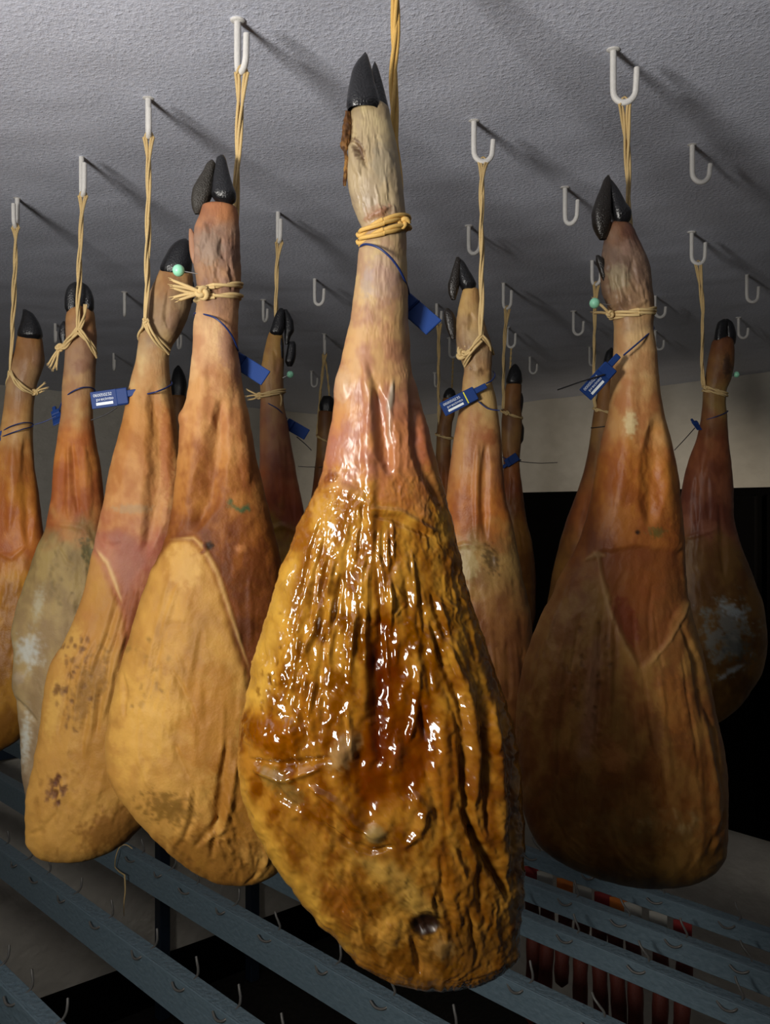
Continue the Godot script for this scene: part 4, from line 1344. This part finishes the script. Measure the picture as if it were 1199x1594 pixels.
func _ham_patch() -> void:
	var rows := [[524, 1117, 1134], [531, 1110, 1141], [545, 1107, 1142], [560, 1104, 1142], [590, 1099, 1137], [610, 1096, 1130], [630, 1095, 1129], [650, 1093, 1131], [680, 1087, 1132], [720, 1073, 1136], [760, 1064, 1139], [800, 1058, 1140], [830, 1054, 1146], [850, 1050, 1152], [900, 1044, 1171], [950, 1040, 1187], [1000, 1040, 1191], [1040, 1044, 1184], [1080, 1054, 1163], [1105, 1068, 1143], [1122, 1084, 1122], [1128, 1096, 1110]]
	var p := Paint.new(rows, 2.0, 801)
	p.base([[524, sc(119, 78, 50), sc(97, 62, 43), 0.4, 0.8, 0], [620, sc(140, 113, 67), sc(117, 84, 54), 0.4, 0.8, 0], [700, sc(140, 84, 54), sc(113, 64, 43), 0.4, 0.8, 0], [810, sc(136, 86, 65), sc(108, 62, 48), 0.6, 0.9, 0], [860, sc(121, 88, 50), sc(100, 68, 39), 0.9, 1.0, 0], [1128, sc(119, 86, 43), sc(91, 64, 32), 0.8, 1.4, 0]])
	p.blob(1132, 985, 42, 56, 10, 1.0, sc(130, 137, 136), 0.75, 0.9)
	p.blob(1148, 1010, 26, 24, 0, 0.6, sc(78, 82, 80), 0.6, 0.9)
	p.blob(1140, 950, 26, 12, 20, 0.8, sc(173, 183, 186), 0.7, 0.9)
	p.stroke([[1116, 1060], [1140, 1044], [1160, 1034]], 6, 1.2, sc(164, 173, 177), 0.8, 0.8)
	p.stroke([[1062, 838], [1090, 832], [1116, 824]], 6, 2.0)
	p.stroke([[1084, 740], [1082, 780], [1084, 820]], 8, -3.0)
	p.stroke([[1102, 740], [1102, 780], [1104, 816]], 7, -2.6)
	p.stroke([[1120, 780], [1126, 850], [1128, 900]], 9, -3.0)
	p.stroke([[1102, 660], [1098, 700], [1092, 740]], 9, 2.0)
	p.blob(1132, 570, 8, 24, 0, 1.6, sc(52, 40, 35), 0.7)
	p.folds(-0.6, 850, 0.8, 1040, 18, 6, 1.4, 81, 70)
	ham("dark ham with a patch of grey mould in front of the black cupboard", hd(362), rows, flat_thick(524, 700, 870, 1128, 0.95, 0.62), 130, 290, p, M.ham, [
		["hoof", [[498, 1123, 1128], [502, 1117, 1131], [510, 1114, 1130], [520, 1112, 1129], [530, 1111, 1129], [536, 1115, 1126]], 0.006, 0.9, M.hoof],
		["hoof", [[497, 1129, 1133], [502, 1128, 1139], [512, 1128, 1143], [524, 1128, 1145], [534, 1130, 1144], [540, 1134, 1141]], 0.002, 1.0, M.hoof]])

func _ham_small() -> void:
	var rows := [[514, 422, 436], [521, 418, 440], [540, 413, 442], [560, 409, 442], [590, 405, 441], [620, 406, 441], [660, 405, 448], [700, 405, 455], [740, 404, 462], [780, 402, 470], [820, 398, 479], [860, 392, 490], [920, 382, 504], [980, 374, 514], [1040, 376, 514], [1080, 388, 504], [1110, 408, 484], [1118, 430, 460]]
	var p := Paint.new(rows, 2.0, 901)
	p.base([[514, sc(164, 127, 71), sc(145, 107, 63), 0.4, 0.8, 0], [600, sc(156, 121, 80), sc(136, 100, 71), 0.4, 0.8, 0], [680, sc(162, 113, 78), sc(140, 88, 67), 0.4, 0.8, 0], [790, sc(158, 84, 52), sc(130, 66, 45), 0.4, 0.9, 0], [830, sc(154, 117, 50), sc(126, 88, 39), 1.2, 1.2, 0], [1118, sc(140, 100, 48), sc(112, 74, 37), 1.0, 1.4, 0]])
	p.stroke([[432, 680], [436, 740], [440, 800]], 9, 2.6)
	p.stroke([[446, 690], [452, 760], [458, 810]], 8, -2.6)
	p.stroke([[410, 828], [440, 818], [474, 834]], 7, 2.2)
	p.stroke([[426, 545], [432, 560], [430, 580]], 7, -2.0)
	p.folds(-0.6, 830, 0.8, 900, 12, 6, 1.4, 91, 70)
	ham("narrow ham with dark splayed toes and a mint pin behind the golden ham", hd(328), rows, flat_thick(514, 680, 860, 1118), 120, 250, p, M.ham, [
		["hoof", [[481, 436, 441], [488, 431, 444], [498, 427, 444], [508, 424, 444], [518, 421, 442], [524, 424, 438]], 0.006, 0.9, M.hoof],
		["hoof", [[482, 441, 447], [490, 442, 452], [502, 443, 457], [514, 443, 458], [524, 443, 453], [536, 444, 449]], 0.0, 1.0, M.hoof],
		["dewclaw", [[532, 450, 459], [538, 448, 461], [550, 446, 461], [562, 444, 459], [570, 447, 455]], 0.0, 0.9, M.hoof],
		["dewclaw", [[528, 436, 440], [540, 434, 442], [556, 434, 442], [562, 436, 440]], 0.008, 0.9, M.hoof]])

func _ham_far() -> void:
	# narrow legs seen between the nearer hams
	var list := [
		["thin dark leg of ham behind the big brown one", 405, [[580, 938, 954], [588, 934, 958], [610, 931, 960], [640, 925, 960], [680, 920, 962], [720, 913, 970], [760, 902, 980], [800, 887, 990], [850, 871, 1000], [900, 860, 1006], [960, 852, 1008], [1020, 856, 1004], [1080, 874, 990], [1110, 900, 960]], [["hoof", [[541, 951, 953], [548, 944, 957], [562, 940, 958], [578, 937, 958], [590, 938, 955]], 0.0, 0.95, "hoof"]], 1],
		["narrow dark-footed ham beside the black cupboard edge", 440, [[594, 793, 806], [600, 788, 812], [630, 784, 811], [660, 781, 813], [690, 781, 811], [720, 784, 809], [760, 782, 813], [800, 777, 818], [850, 770, 829], [900, 764, 834], [950, 762, 834], [990, 768, 824], [1015, 784, 806]], [["hoof", [[567, 800, 804], [572, 795, 808], [582, 791, 812], [594, 788, 813], [602, 791, 810]], 0.0, 0.95, "hoof"], ["dewclaw", [[612, 810, 813], [622, 806, 815], [640, 804, 813], [650, 806, 810]], 0.0, 0.9, "hoof_brown"], ["dewclaw", [[655, 809, 812], [668, 807, 816], [684, 806, 815], [692, 808, 811]], 0.0, 0.9, "hoof_brown"]], 2],
		["dark leg of ham partly hidden by the yellow-striped seal", 472, [[614, 696, 706], [622, 689, 709], [645, 686, 708], [660, 681, 704], [700, 679, 702], [740, 676, 706], [790, 668, 714], [850, 660, 724], [900, 660, 728], [950, 670, 720], [980, 690, 700]], [["hoof", [[604, 698, 703], [609, 693, 708], [618, 690, 710], [626, 692, 708]], 0.0, 0.95, "hoof"]], 3],
		["dark leg of ham held by two spread strands of twine", 520, [[636, 502, 514], [642, 496, 519], [670, 494, 520], [700, 493, 520], [740, 489, 524], [780, 484, 530], [820, 478, 536], [880, 474, 540], [930, 480, 534], [955, 496, 516]], [["hoof", [[617, 503, 516], [622, 500, 520], [632, 497, 521], [642, 498, 519]], 0.0, 0.95, "hoof"]], 4],
		["small dark-hoofed leg tucked between the slanting and the golden ham", 514, [[612, 269, 284], [620, 266, 290], [650, 265, 290], [690, 262, 290], [740, 258, 294], [800, 250, 300], [860, 244, 306], [920, 244, 304], [960, 256, 292], [975, 268, 280]], [["hoof", [[569, 276, 279], [576, 271, 284], [588, 268, 289], [602, 266, 291], [616, 267, 289]], 0.0, 0.95, "hoof"]], 5]]
	for h in list:
		var rows: Array = h[2]
		var k: int = h[4]
		var ya: float = rows[0][0]
		var yb: float = rows[rows.size() - 1][0]
		var p := Paint.new(rows, 2.0, 1000 + k)
		p.base([[ya, sc(130, 90, 54), sc(104, 70, 45), 0.4, 0.8, 0], [lerpf(ya, yb, 0.2), sc(138, 103, 63), sc(113, 80, 52), 0.4, 0.8, 0], [lerpf(ya, yb, 0.4), sc(149, 88, 48), sc(121, 68, 39), 0.5, 0.9, 0], [lerpf(ya, yb, 0.55), sc(140, 98, 48), sc(113, 74, 39), 1.0, 1.2, 0], [yb, sc(125, 84, 41), sc(99, 62, 32), 1.0, 1.4, 0]])
		p.folds(-0.7, lerpf(ya, yb, 0.25), 0.7, lerpf(ya, yb, 0.7), 16, 5, 1.4, 1100 + k, 60)
		var claws := []
		for c in h[3]: claws.append([c[0], c[1], c[2], c[3], M[c[4]]])
		ham(h[0], hd(h[1]), rows, flat_thick(ya, lerpf(ya, yb, 0.3), lerpf(ya, yb, 0.6), yb, 0.95, 0.65), 84, 200, p, M.ham, claws)

func hook_low(k: int) -> Vector3:     # lowest inside point of the bend of hook k
	var h: Array = HOOKS[k]
	var d := hd(h[1])
	var foot := P(h[0], h[1], d)
	var dx: float = h[2] * d / F
	var W := 0.027
	var dz := sqrt(maxf(0.0, W * W - dx * dx))
	var side := Vector3(dx, 0, dz * (1.0 if k % 2 == 0 else 0.6)).normalized() * W
	return Vector3(foot.x, CEIL, foot.z) + side * 0.5 + Vector3(0, -0.062 - 0.005 * sin(k * 2.7) - 0.001, 0)

# a loop round a leg: through the silhouette points left and right, dipping dip pixels in front
func loop_pts(d: float, xl: float, yl: float, xr: float, yr: float, dip: float, grow := 0.002, k := 0.95, n := 40) -> Array:
	var l := P(xl, yl, d)
	var r := P(xr, yr, d)
	var c := (l + r) * 0.5
	var a := (r - l) * 0.5
	var hw := a.length()
	a = a.normalized() * (hw + grow)
	var b := Vector3(0, -dip * d / F, hw * k + grow)
	var out := []
	for i in n + 1:
		var th := TAU * i / n + PI * 0.5
		out.append(c + a * cos(th) + b * sin(th))
	return out

func front_pts(d: float, tz: float, px: Array) -> Array:     # points lying tz metres in front of the leg's middle
	var out := []
	for p in px: out.append(P(p[0], p[1], d - (p[2] if p.size() > 2 else tz)))
	return out

func twine_thing(label: String, at: Vector3) -> Node3D:
	return thing("hanging_twine", label, "twine", at, "twine loops the hams hang by")

func knot(c: Vector3, r: float, seed_: int) -> MB:
	var m := MB.new()
	var pts := []
	for i in 60:
		var t := TAU * i / 60.0
		var q := 2.0 * t + seed_
		pts.append(c + Vector3((1.0 + 0.45 * cos(3.0 * t)) * cos(q), (1.0 + 0.45 * cos(3.0 * t)) * sin(q) * 0.9, 0.6 * sin(3.0 * t)) * r * 0.62)
	m.tube(pts, r * 0.42, r * 0.42, 7, true)
	return m

func frays(c: Vector3, ends: Array, r: float) -> MB:
	var m := MB.new()
	for i in ends.size():
		var e: Vector3 = ends[i]
		var mid := c.lerp(e, 0.5) + Vector3(0.0, 0.0016 * sin(i * 2.3), 0.002 * cos(i * 1.9))
		m.tube(m.curve([c, mid, e], 5), r, r * 0.9, 6)
		# loosened fibres at the cut end
		for q in 4:
			var dir := (e - mid).normalized()
			var off := Vector3(sin(q * 1.7 + i), cos(q * 2.1 + i), sin(q * 0.9)) * r * 0.6
			m.tube([e - dir * r + off * 0.5, e + dir * r * 2.2 + off * 1.6], r * 0.34, r * 0.16, 5)
	return m

func _twines() -> void:
	# hook index, matter, radius, label, path in pixels down to the knot with metres in front of the leg, loops, knot, ends
	var list := [
		[0, "twine_oiled", 0.0029, "yellow oiled twine tied round the pale foot of the glossy ham", [[616, 0, -0.030], [613, 150, -0.034], [618, 260, -0.034], [626, 335, -0.016]],
			[[563, 366, 631, 341, 4], [563, 377, 632, 356, 6]], [627, 347, 0.014, 0.006], []],
		[1, "twine", 0.0026, "cream twine with a frayed five-ended knot on the golden ham", [[368, 300, -0.026], [366, 380, -0.03], [360, 445, -0.03]],
			[[308, 452, 373, 444, 6], [309, 468, 372, 462, 4]], [316, 456, 0.028, 0.0072], [[270, 437], [270, 445], [272, 449], [271, 463], [280, 467]]],
		[2, "twine", 0.0024, "cream twine splitting into a sling round the slanting ham", [[231, 320, 0.026], [229, 440, 0.032], [227, 497, 0.036]],
			[], [227, 499, 0.036, 0.004], []],
		[3, "twine", 0.0024, "cream twine crossing in front of the mouldy ham's foot, ending in a tassel", [[125, 380, 0.026], [122, 470, 0.03], [121, 512, 0.031]],
			[], [93, 541, 0.012, 0.006], [[76, 566], [79, 570], [83, 574], [88, 571]]],
		[4, "twine", 0.0024, "cream twine with a short tassel round the orange ham", [[24, 400, 0.026], [20, 500, 0.022], [16, 578, 0.018]],
			[], [54, 611, 0.010, 0.0055], [[68, 598], [72, 604], [66, 609]]],
		[5, "twine", 0.0024, "cream twine with two loose ends under the brown ham's foot", [[977, 240, -0.03], [979, 320, -0.04], [985, 420, -0.045], [985, 480, -0.035]],
			[[955, 489, 1016, 482, 5], [955, 494, 1016, 487, 5]], [950, 489, 0.012, 0.0045], [[927, 468], [925, 487]]],
		[6, "twine", 0.0024, "cream twine forking above the yellow-striped seal", [[750, 300, 0.03], [750, 420, 0.034], [749, 522, 0.034]],
			[], [720, 552, 0.014, 0.0075], []],
		[7, "twine", 0.0024, "pale thick twine band with a split end on the narrow ham", [[431, 420, -0.02], [430, 480, -0.022], [428, 560, -0.024], [425, 605, -0.02]],
			[[405, 614, 441, 607, 3], [405, 619, 441, 611, 2]], [403, 616, 0.012, 0.006], [[387, 608], [385, 617], [389, 622]]],
		[8, "twine", 0.0024, "straw twine on the ham with grey mould", [[1094, 480, -0.0], [1093, 570, 0.004], [1096, 600, 0.006]],
			[[1097, 602, 1129, 612, 4], [1097, 608, 1129, 616, 3]], [1099, 603, 0.012, 0.004], []],
		[9, "twine", 0.0024, "straw twine hanging left of the brown ham's leg", [[926, 500, 0.01], [925, 600, 0.01], [927, 634, 0.008]],
			[[926, 636, 960, 644, 4]], [929, 638, 0.014, 0.004], []],
		[10, "twine", 0.0026, "straw twine on the narrow ham beside the cupboard", [[785, 540, 0.0], [784, 600, 0.0], [784, 636, 0.006]],
			[[782, 640, 812, 650, 4]], [790, 643, 0.026, 0.0055], []],
		[11, "twine", 0.0026, "straw twine beside the dark corner of the blue seal", [[683, 560, 0.0], [683, 620, 0.004], [684, 672, 0.008]],
			[[680, 676, 704, 682, 3]], [684, 678, 0.014, 0.004], []],
		[12, "twine", 0.0026, "straw twine spreading into two strands above a dark hoof", [[500, 600, 0.0], [496, 650, 0.004], [494, 676, 0.008]],
			[[494, 678, 520, 690, 3]], [512, 688, 0.03, 0.005], []]]
	for t in list:
		var k: int = t[0]
		var d := hd(HOOKS[k][1])
		var low := hook_low(k)
		var px: Array = t[4]
		var last: Array = px[px.size() - 1]
		var at := P(last[0], last[1], d)
		var node := twine_thing(t[3], at)
		var mt: Material = M[t[1]]
		var r: float = t[2]
		var pts := [low]
		for p in px: pts.append(P(p[0], p[1], d - p[2]))
		var m := MB.new()
		var path := m.curve(pts, 10)
		# doubled strand, loosely parted under the hook
		var a := []
		var b := []
		for i in path.size():
			var f := float(i) / (path.size() - 1)
			var gap := 0.0046 * pow(1.0 - f, 9) + 0.0009
			a.append(path[i] + Vector3(gap, 0, 0.002 * sin(f * 9.0)))
			b.append(path[i] - Vector3(gap, 0, 0.002 * sin(f * 9.0)))
		m.twine(a, r * 1.2, 2, 0.14)
		m.twine(b, r * 1.2, 2, 0.12)
		# over the bend of the hook
		var bow := []
		for q in 9:
			var an := PI * q / 8.0
			bow.append(low + Vector3(0.0052 * cos(an), 0.010 * sin(an) - 0.002, 0))
		m.twine(bow, r * 0.86, 2, 0.08)
		part("strand", m.mesh(at), mt, node)
		var wd: Array = []
		for l in t[5]: wd.append(loop_pts(d, l[0], l[1], l[2], l[3], l[4], 0.0022))
		if k == 2:
			wd.append(front_pts(d, 0.03, [[227, 499, 0.036], [222, 510, 0.026], [217, 524, 0.010], [219, 536, -0.012]]))
			wd.append(front_pts(d, 0.03, [[227, 499, 0.036], [236, 516, 0.034], [250, 532, 0.024], [263, 544, 0.006]]))
			wd.append(front_pts(d, 0.03, [[225, 500, 0.036], [233, 520, 0.034], [248, 537, 0.024], [262, 550, 0.006]]))
		if k == 3:
			for o in [0.0, 6.0]:
				wd.append(front_pts(d, 0.03, [[121, 511 + o, 0.032], [110, 523 + o, 0.030], [101, 535 + o, 0.020], [94, 541, 0.012]]))
				wd.append(front_pts(d, 0.03, [[122, 511 + o, 0.032], [134, 524 + o, 0.030], [144, 538 + o, 0.018], [150, 550 + o, 0.004]]))
			wd.append(front_pts(d, 0.03, [[133, 474, 0.032], [131, 494, 0.032], [124, 512, 0.032]]))
		if k == 4:
			for o in [0.0, 5.0]:
				wd.append(front_pts(d, 0.03, [[16, 578, 0.024], [22, 588 + o, 0.032], [36, 602 + o, 0.028], [53, 611 + o * 0.4, 0.010]]))
			wd.append(front_pts(d, 0.03, [[15, 578, 0.024], [12, 590, 0.014], [11, 602, -0.004]]))
		if k == 6:
			for o in [0.0, 7.0]:
				wd.append(front_pts(d, 0.03, [[749, 523 + o, 0.034], [738, 536 + o, 0.034], [728, 552 + o, 0.024], [723, 562 + o, 0.008]]))
			wd.append(front_pts(d, 0.03, [[750, 523, 0.034], [757, 530, 0.030], [764, 541, 0.016], [767, 552, 0.0]]))
			wd.append(front_pts(d, 0.03, [[731, 546, 0.030], [722, 553, 0.02], [715, 548, 0.008], [717, 540, 0.008], [725, 541, 0.02]]))
		if k == 7:
			wd.append(front_pts(d, 0.02, [[434, 612, 0.014], [438, 622, 0.012], [437, 636, 0.012]]))
		if k == 12:
			wd.append([low, P(510, 585, d), P(513, 618, d - 0.006)])
		for w in wd:
			m = MB.new()
			m.twine(m.curve(w, 3) if w.size() < 12 else w, r * 1.2, 2, 0.07)
			part("sling", m.mesh(at), mt, node)
		var kn: Array = t[6]
		var kp := P(kn[0], kn[1], d - kn[2])
		part("knot", knot(kp, kn[3], k).mesh(at), mt, node)
		if t[7].size() > 0:
			var ends := []
			for i in t[7].size(): ends.append(P(t[7][i][0], t[7][i][1], d - kn[2] - 0.004 * sin(i * 2.0)))
			part("loose_ends", frays(kp, ends, r * 0.75).mesh(at), mt, node)
	# two bare twines whose hams are hidden
	for e in [[14, 794, 585, "faint twine above the narrow ham beside the cupboard"], [15, 703, 620, "faint twine above the dark corner of the blue seal"]]:
		var d2 := hd(HOOKS[e[0]][1])
		var low2 := hook_low(e[0])
		var at2 := P(e[1], e[2], d2)
		var n2 := twine_thing(e[3], at2)
		var m2 := MB.new()
		m2.twine([low2, P(e[1], e[2], d2)], 0.003, 2, 0.03)
		part("strand", m2.mesh(at2), M.twine, n2)

func text_on(s: String, parent: Node3D, centre: Vector3, ex: Vector3, ey: Vector3, ez: Vector3, height: float, width: float) -> void:
	var tm := TextMesh.new()
	var f := SystemFont.new()
	f.font_names = PackedStringArray(["Droid Sans"])
	tm.font = f
	tm.text = s
	tm.font_size = 32
	tm.pixel_size = 0.01
	tm.depth = 0.012
	var bb := tm.get_aabb()
	var o := part("print", tm, M.print, parent)
	var sx := width / maxf(bb.size.x, 0.01)
	var sy := height / maxf(bb.size.y, 0.01)
	o.transform = Transform3D(Basis(ex * sx, ey * sy, ez * 0.02), centre - ex * sx * bb.get_center().x - ey * sy * bb.get_center().y)

# blue plastic seal: pixel of the blank end and of the head end of its long middle line, width in pixels
func seal(label: String, d: float, tz: float, e0: Vector2, e1: Vector2, wpx: float, digits: String, strap: Array, tail: Array, facing: bool, yellow := false, tail_black := true, tilt := 0.0) -> void:
	var A := P(e0.x, e0.y, d - tz)
	var B := P(e1.x, e1.y, d - tz + tilt)
	var at := (A + B) * 0.5
	var t := thing("security_seal", label, "seal", at, "blue plastic seals on the hams")
	var ex := (B - A).normalized()
	var ez := (Vector3(0, 0, 1) - ex * ex.z).normalized()
	var ey := ez.cross(ex)
	var L := A.distance_to(B)
	var W := wpx * d / F
	var m := MB.new()
	m.box(A.lerp(B, 0.5), ex * L * 0.5, ey * W * 0.5, ez * 0.0010, 0.0006)
	var plate := part("plate", m.mesh(at), M.seal, t)
	m = MB.new()
	m.box(A.lerp(B, 0.86) + ez * 0.0010, ex * L * 0.15, ey * W * 0.47, ez * 0.0026, 0.0009)
	m.box(A.lerp(B, 0.70) + ez * 0.0012, ex * L * 0.008, ey * W * 0.5, ez * 0.0012, 0.0002)
	part("lock_housing", m.mesh(at), M.seal, t)
	m = MB.new()
	m.box(B + ex * L * 0.17 + ey * W * 0.12, ex * L * 0.19, ey * W * 0.20, ez * 0.0022, 0.0009)
	part("neck", m.mesh(at), M.seal, t)
	if facing:
		text_on(digits, plate, A.lerp(B, 0.33) + ey * W * 0.26 + ez * 0.0011 - at, ex, ey, ez, W * 0.17, L * 0.50)
		text_on("precinto", plate, A.lerp(B, 0.38) - ey * W * 0.02 + ez * 0.0011 - at, ex, ey, ez, W * 0.20, L * 0.46)
		m = MB.new()
		m.box(A.lerp(B, 0.36) - ey * W * 0.26 + ez * 0.0011, ex * L * 0.23, ey * W * 0.08, ez * 0.0002)
		part("white_bar", m.mesh(at), M.print, plate)
		if yellow:
			m = MB.new()
			m.box(A.lerp(B, 0.71) + ez * 0.0030, ex * L * 0.014, ey * W * 0.42, ez * 0.0006)
			part("yellow_stripe", m.mesh(at), M.yellow, t)
	if strap.size() > 1:
		m = MB.new()
		m.tube(m.curve(strap, 5) if strap.size() < 20 else strap, 0.0011, 0.0011, 7)
		part("strap", m.mesh(at), M.strap, t)
	if tail.size() > 1:
		m = MB.new()
		m.tube(m.curve(tail, 5), 0.0010, 0.0008, 6)
		part("tail", m.mesh(at), M.strap_black if tail_black else M.strap, t)

func _seals() -> void:
	var d := hd(-146)
	var strap := front_pts(d, 0.0, [[600, 395, -0.026], [566, 392, -0.018], [561, 385, 0.006], [570, 380, 0.020], [590, 386, 0.029], [610, 403, 0.028], [625, 425, 0.020], [634, 446, 0.006], [637, 458, -0.002]])
	seal("blue seal seen blank side out, hanging at the glossy ham's shank", d, 0.0, Vector2(676, 510), Vector2(628, 468), 33, "", strap, [], false, false, true, 0.02)
	d = hd(33)
	strap = front_pts(d, 0.0, [[335, 500, -0.03], [308, 495, -0.02], [303, 488, 0.006], [316, 489, 0.020], [335, 495, 0.030], [352, 510, 0.028], [364, 528, 0.016], [371, 546, 0.002]])
	seal("blank-sided blue seal sticking out from the golden ham's shank", d, 0.0, Vector2(414, 589), Vector2(362, 556), 26, "", strap, [], false, false, true, 0.02)
	d = hd(153)
	strap = front_pts(d, 0.0, [[226, 614, 0.024], [243, 610, 0.034], [258, 604, 0.024], [268, 597, 0.006], [262, 590, -0.02]])
	seal("printed blue seal with crumbs, pointing left from the slanting ham", d, 0.024, Vector2(142, 624), Vector2(199, 616), 26, "060050232", strap, front_pts(d, 0.024, [[182, 634], [165, 645], [142, 654]]), true)
	d = hd(243)
	strap = front_pts(d, 0.0, [[146, 622, -0.012], [147, 606, 0.0], [130, 603, 0.026], [112, 610, 0.026], [99, 622, 0.012], [92, 638, 0.004]])
	seal("small blue seal turned edge-on at the mouldy ham's shank", d, 0.0, Vector2(90, 660), Vector2(87, 640), 15, "", strap, front_pts(d, 0.006, [[87, 648], [70, 656], [54, 661]]), false, false, false, 0.02)
	d = hd(308)
	strap = front_pts(d, 0.0, [[3, 672, 0.02], [16, 664, 0.030], [36, 658, 0.032], [50, 659, 0.008], [50, 664, 0.004], [36, 668, 0.030], [18, 674, 0.032], [3, 680, 0.022]])
	seal("blue seal cut by the picture edge on the orange ham", d, 0.02, Vector2(-40, 696), Vector2(0, 678), 18, "", strap, [], false, false, false)
	d = hd(78)
	strap = front_pts(d, 0.0, [[971, 553, 0.034], [990, 537, 0.034], [1006, 523, 0.024], [1018, 511, 0.006], [1012, 506, -0.02]])
	seal("printed blue seal with a long black tail on the brown ham", d, 0.036, Vector2(911, 615), Vector2(951, 571), 24, "000050231", strap, front_pts(d, 0.042, [[941, 583], [905, 594], [868, 607]]), true)
	d = hd(188)
	strap = front_pts(d, 0.0, [[757, 597, 0.026], [766, 592, 0.020], [771, 584, 0.006], [768, 578, -0.016]])
	seal("printed blue seal with a bright yellow stripe", d, 0.032, Vector2(689, 638), Vector2(740, 612), 22, "060050235", strap, front_pts(d, 0.03, [[745, 625, 0.03], [760, 636, 0.03], [778, 639, 0.03]]), true, true, false)
	d = hd(328)
	strap = front_pts(d, 0.0, [[408, 621, 0.006], [418, 628, 0.02], [432, 636, 0.022], [442, 646, 0.010], [447, 652, 0.0]])
	seal("blank-sided blue seal with dark tail on the narrow splay-toed ham", d, 0.0, Vector2(478, 677), Vector2(447, 659), 18, "", strap, front_pts(d, 0.0, [[462, 680], [475, 691], [485, 701]]), false, false, true, 0.02)
	d = hd(362)
	strap = loop_pts(d, 1094, 654, 1131, 640, 2, 0.0015)
	seal("little blue seal edge-on with its tail hanging before the pale wall", d, 0.01, Vector2(1090, 669), Vector2(1081, 657), 9, "", strap, front_pts(d, 0.01, [[1082, 666], [1066, 684], [1050, 701]]), false, false, true, 0.03)
	d = hd(440)
	strap = loop_pts(d, 784, 712, 810, 716, 3, 0.0015)
	seal("little dark blue seal with a straight tail beside the cupboard", d, 0.024, Vector2(806, 710), Vector2(788, 722), 13, "", strap, front_pts(d, 0.01, [[806, 718], [838, 721], [868, 720]]), false)
	# straps whose seals are out of sight
	for e in [[405, 922, 666, 960, 660, "dark seal strap on the thin leg behind the brown ham"], [472, 680, 722, 702, 719, "dark seal strap on the leg under the yellow-striped seal"], [520, 491, 728, 521, 722, "dark seal strap on the leg held by two strands"]]:
		var dd := hd(e[0])
		var lp := loop_pts(dd, e[1], e[2], e[3], e[4], 2, 0.0015)
		var at := P(e[1], e[2], dd)
		var t := thing("seal_strap", e[5], "strap", at)
		var m := MB.new()
		m.tube(lp, 0.0013, 0.0013, 6)
		part("loop", m.mesh(at), M.strap_black, t)
		if e[0] == 520:
			m = MB.new()
			m.tube(front_pts(dd, 0.0, [[492, 727], [478, 727], [464, 726]]), 0.0012, 0.001, 6)
			part("tail", m.mesh(at), M.strap_black, t)

func _pins() -> void:
	# mint ball-headed pins pushed into the pasterns
	for e in [[33, 278, 421, 306, 426, 0.020, 0.0070, "mint ball-headed pin beside the frayed knot"], [78, 926, 472, 946, 474, 0.012, 0.0066, "mint ball-headed pin in the brown ham's foot"], [328, 452, 583, 440, 588, 0.008, 0.0068, "mint pin head on the narrow splay-toed ham"], [362, 1147, 583, 1134, 580, 0.004, 0.0062, "greenish pin head on the ham with grey mould"]]:
		var d := hd(e[0])
		var h := P(e[1], e[2], d - e[5])
		var tip := P(e[3], e[4], d - e[5] * 0.8)
		var t := thing("marking_pin", e[7], "pin", h, "mint pins stuck in the hams")
		var m := MB.new()
		var ax := (tip - h).normalized()
		m.ball(h, Vector3.ONE * e[6] * 0.98, 16, 10)
		part("head", m.mesh(h), M.mint, t)
		m = MB.new()
		m.tube([h, tip + ax * 0.004], 0.0007, 0.0005, 6)
		part("needle", m.mesh(h), M.steel, t)
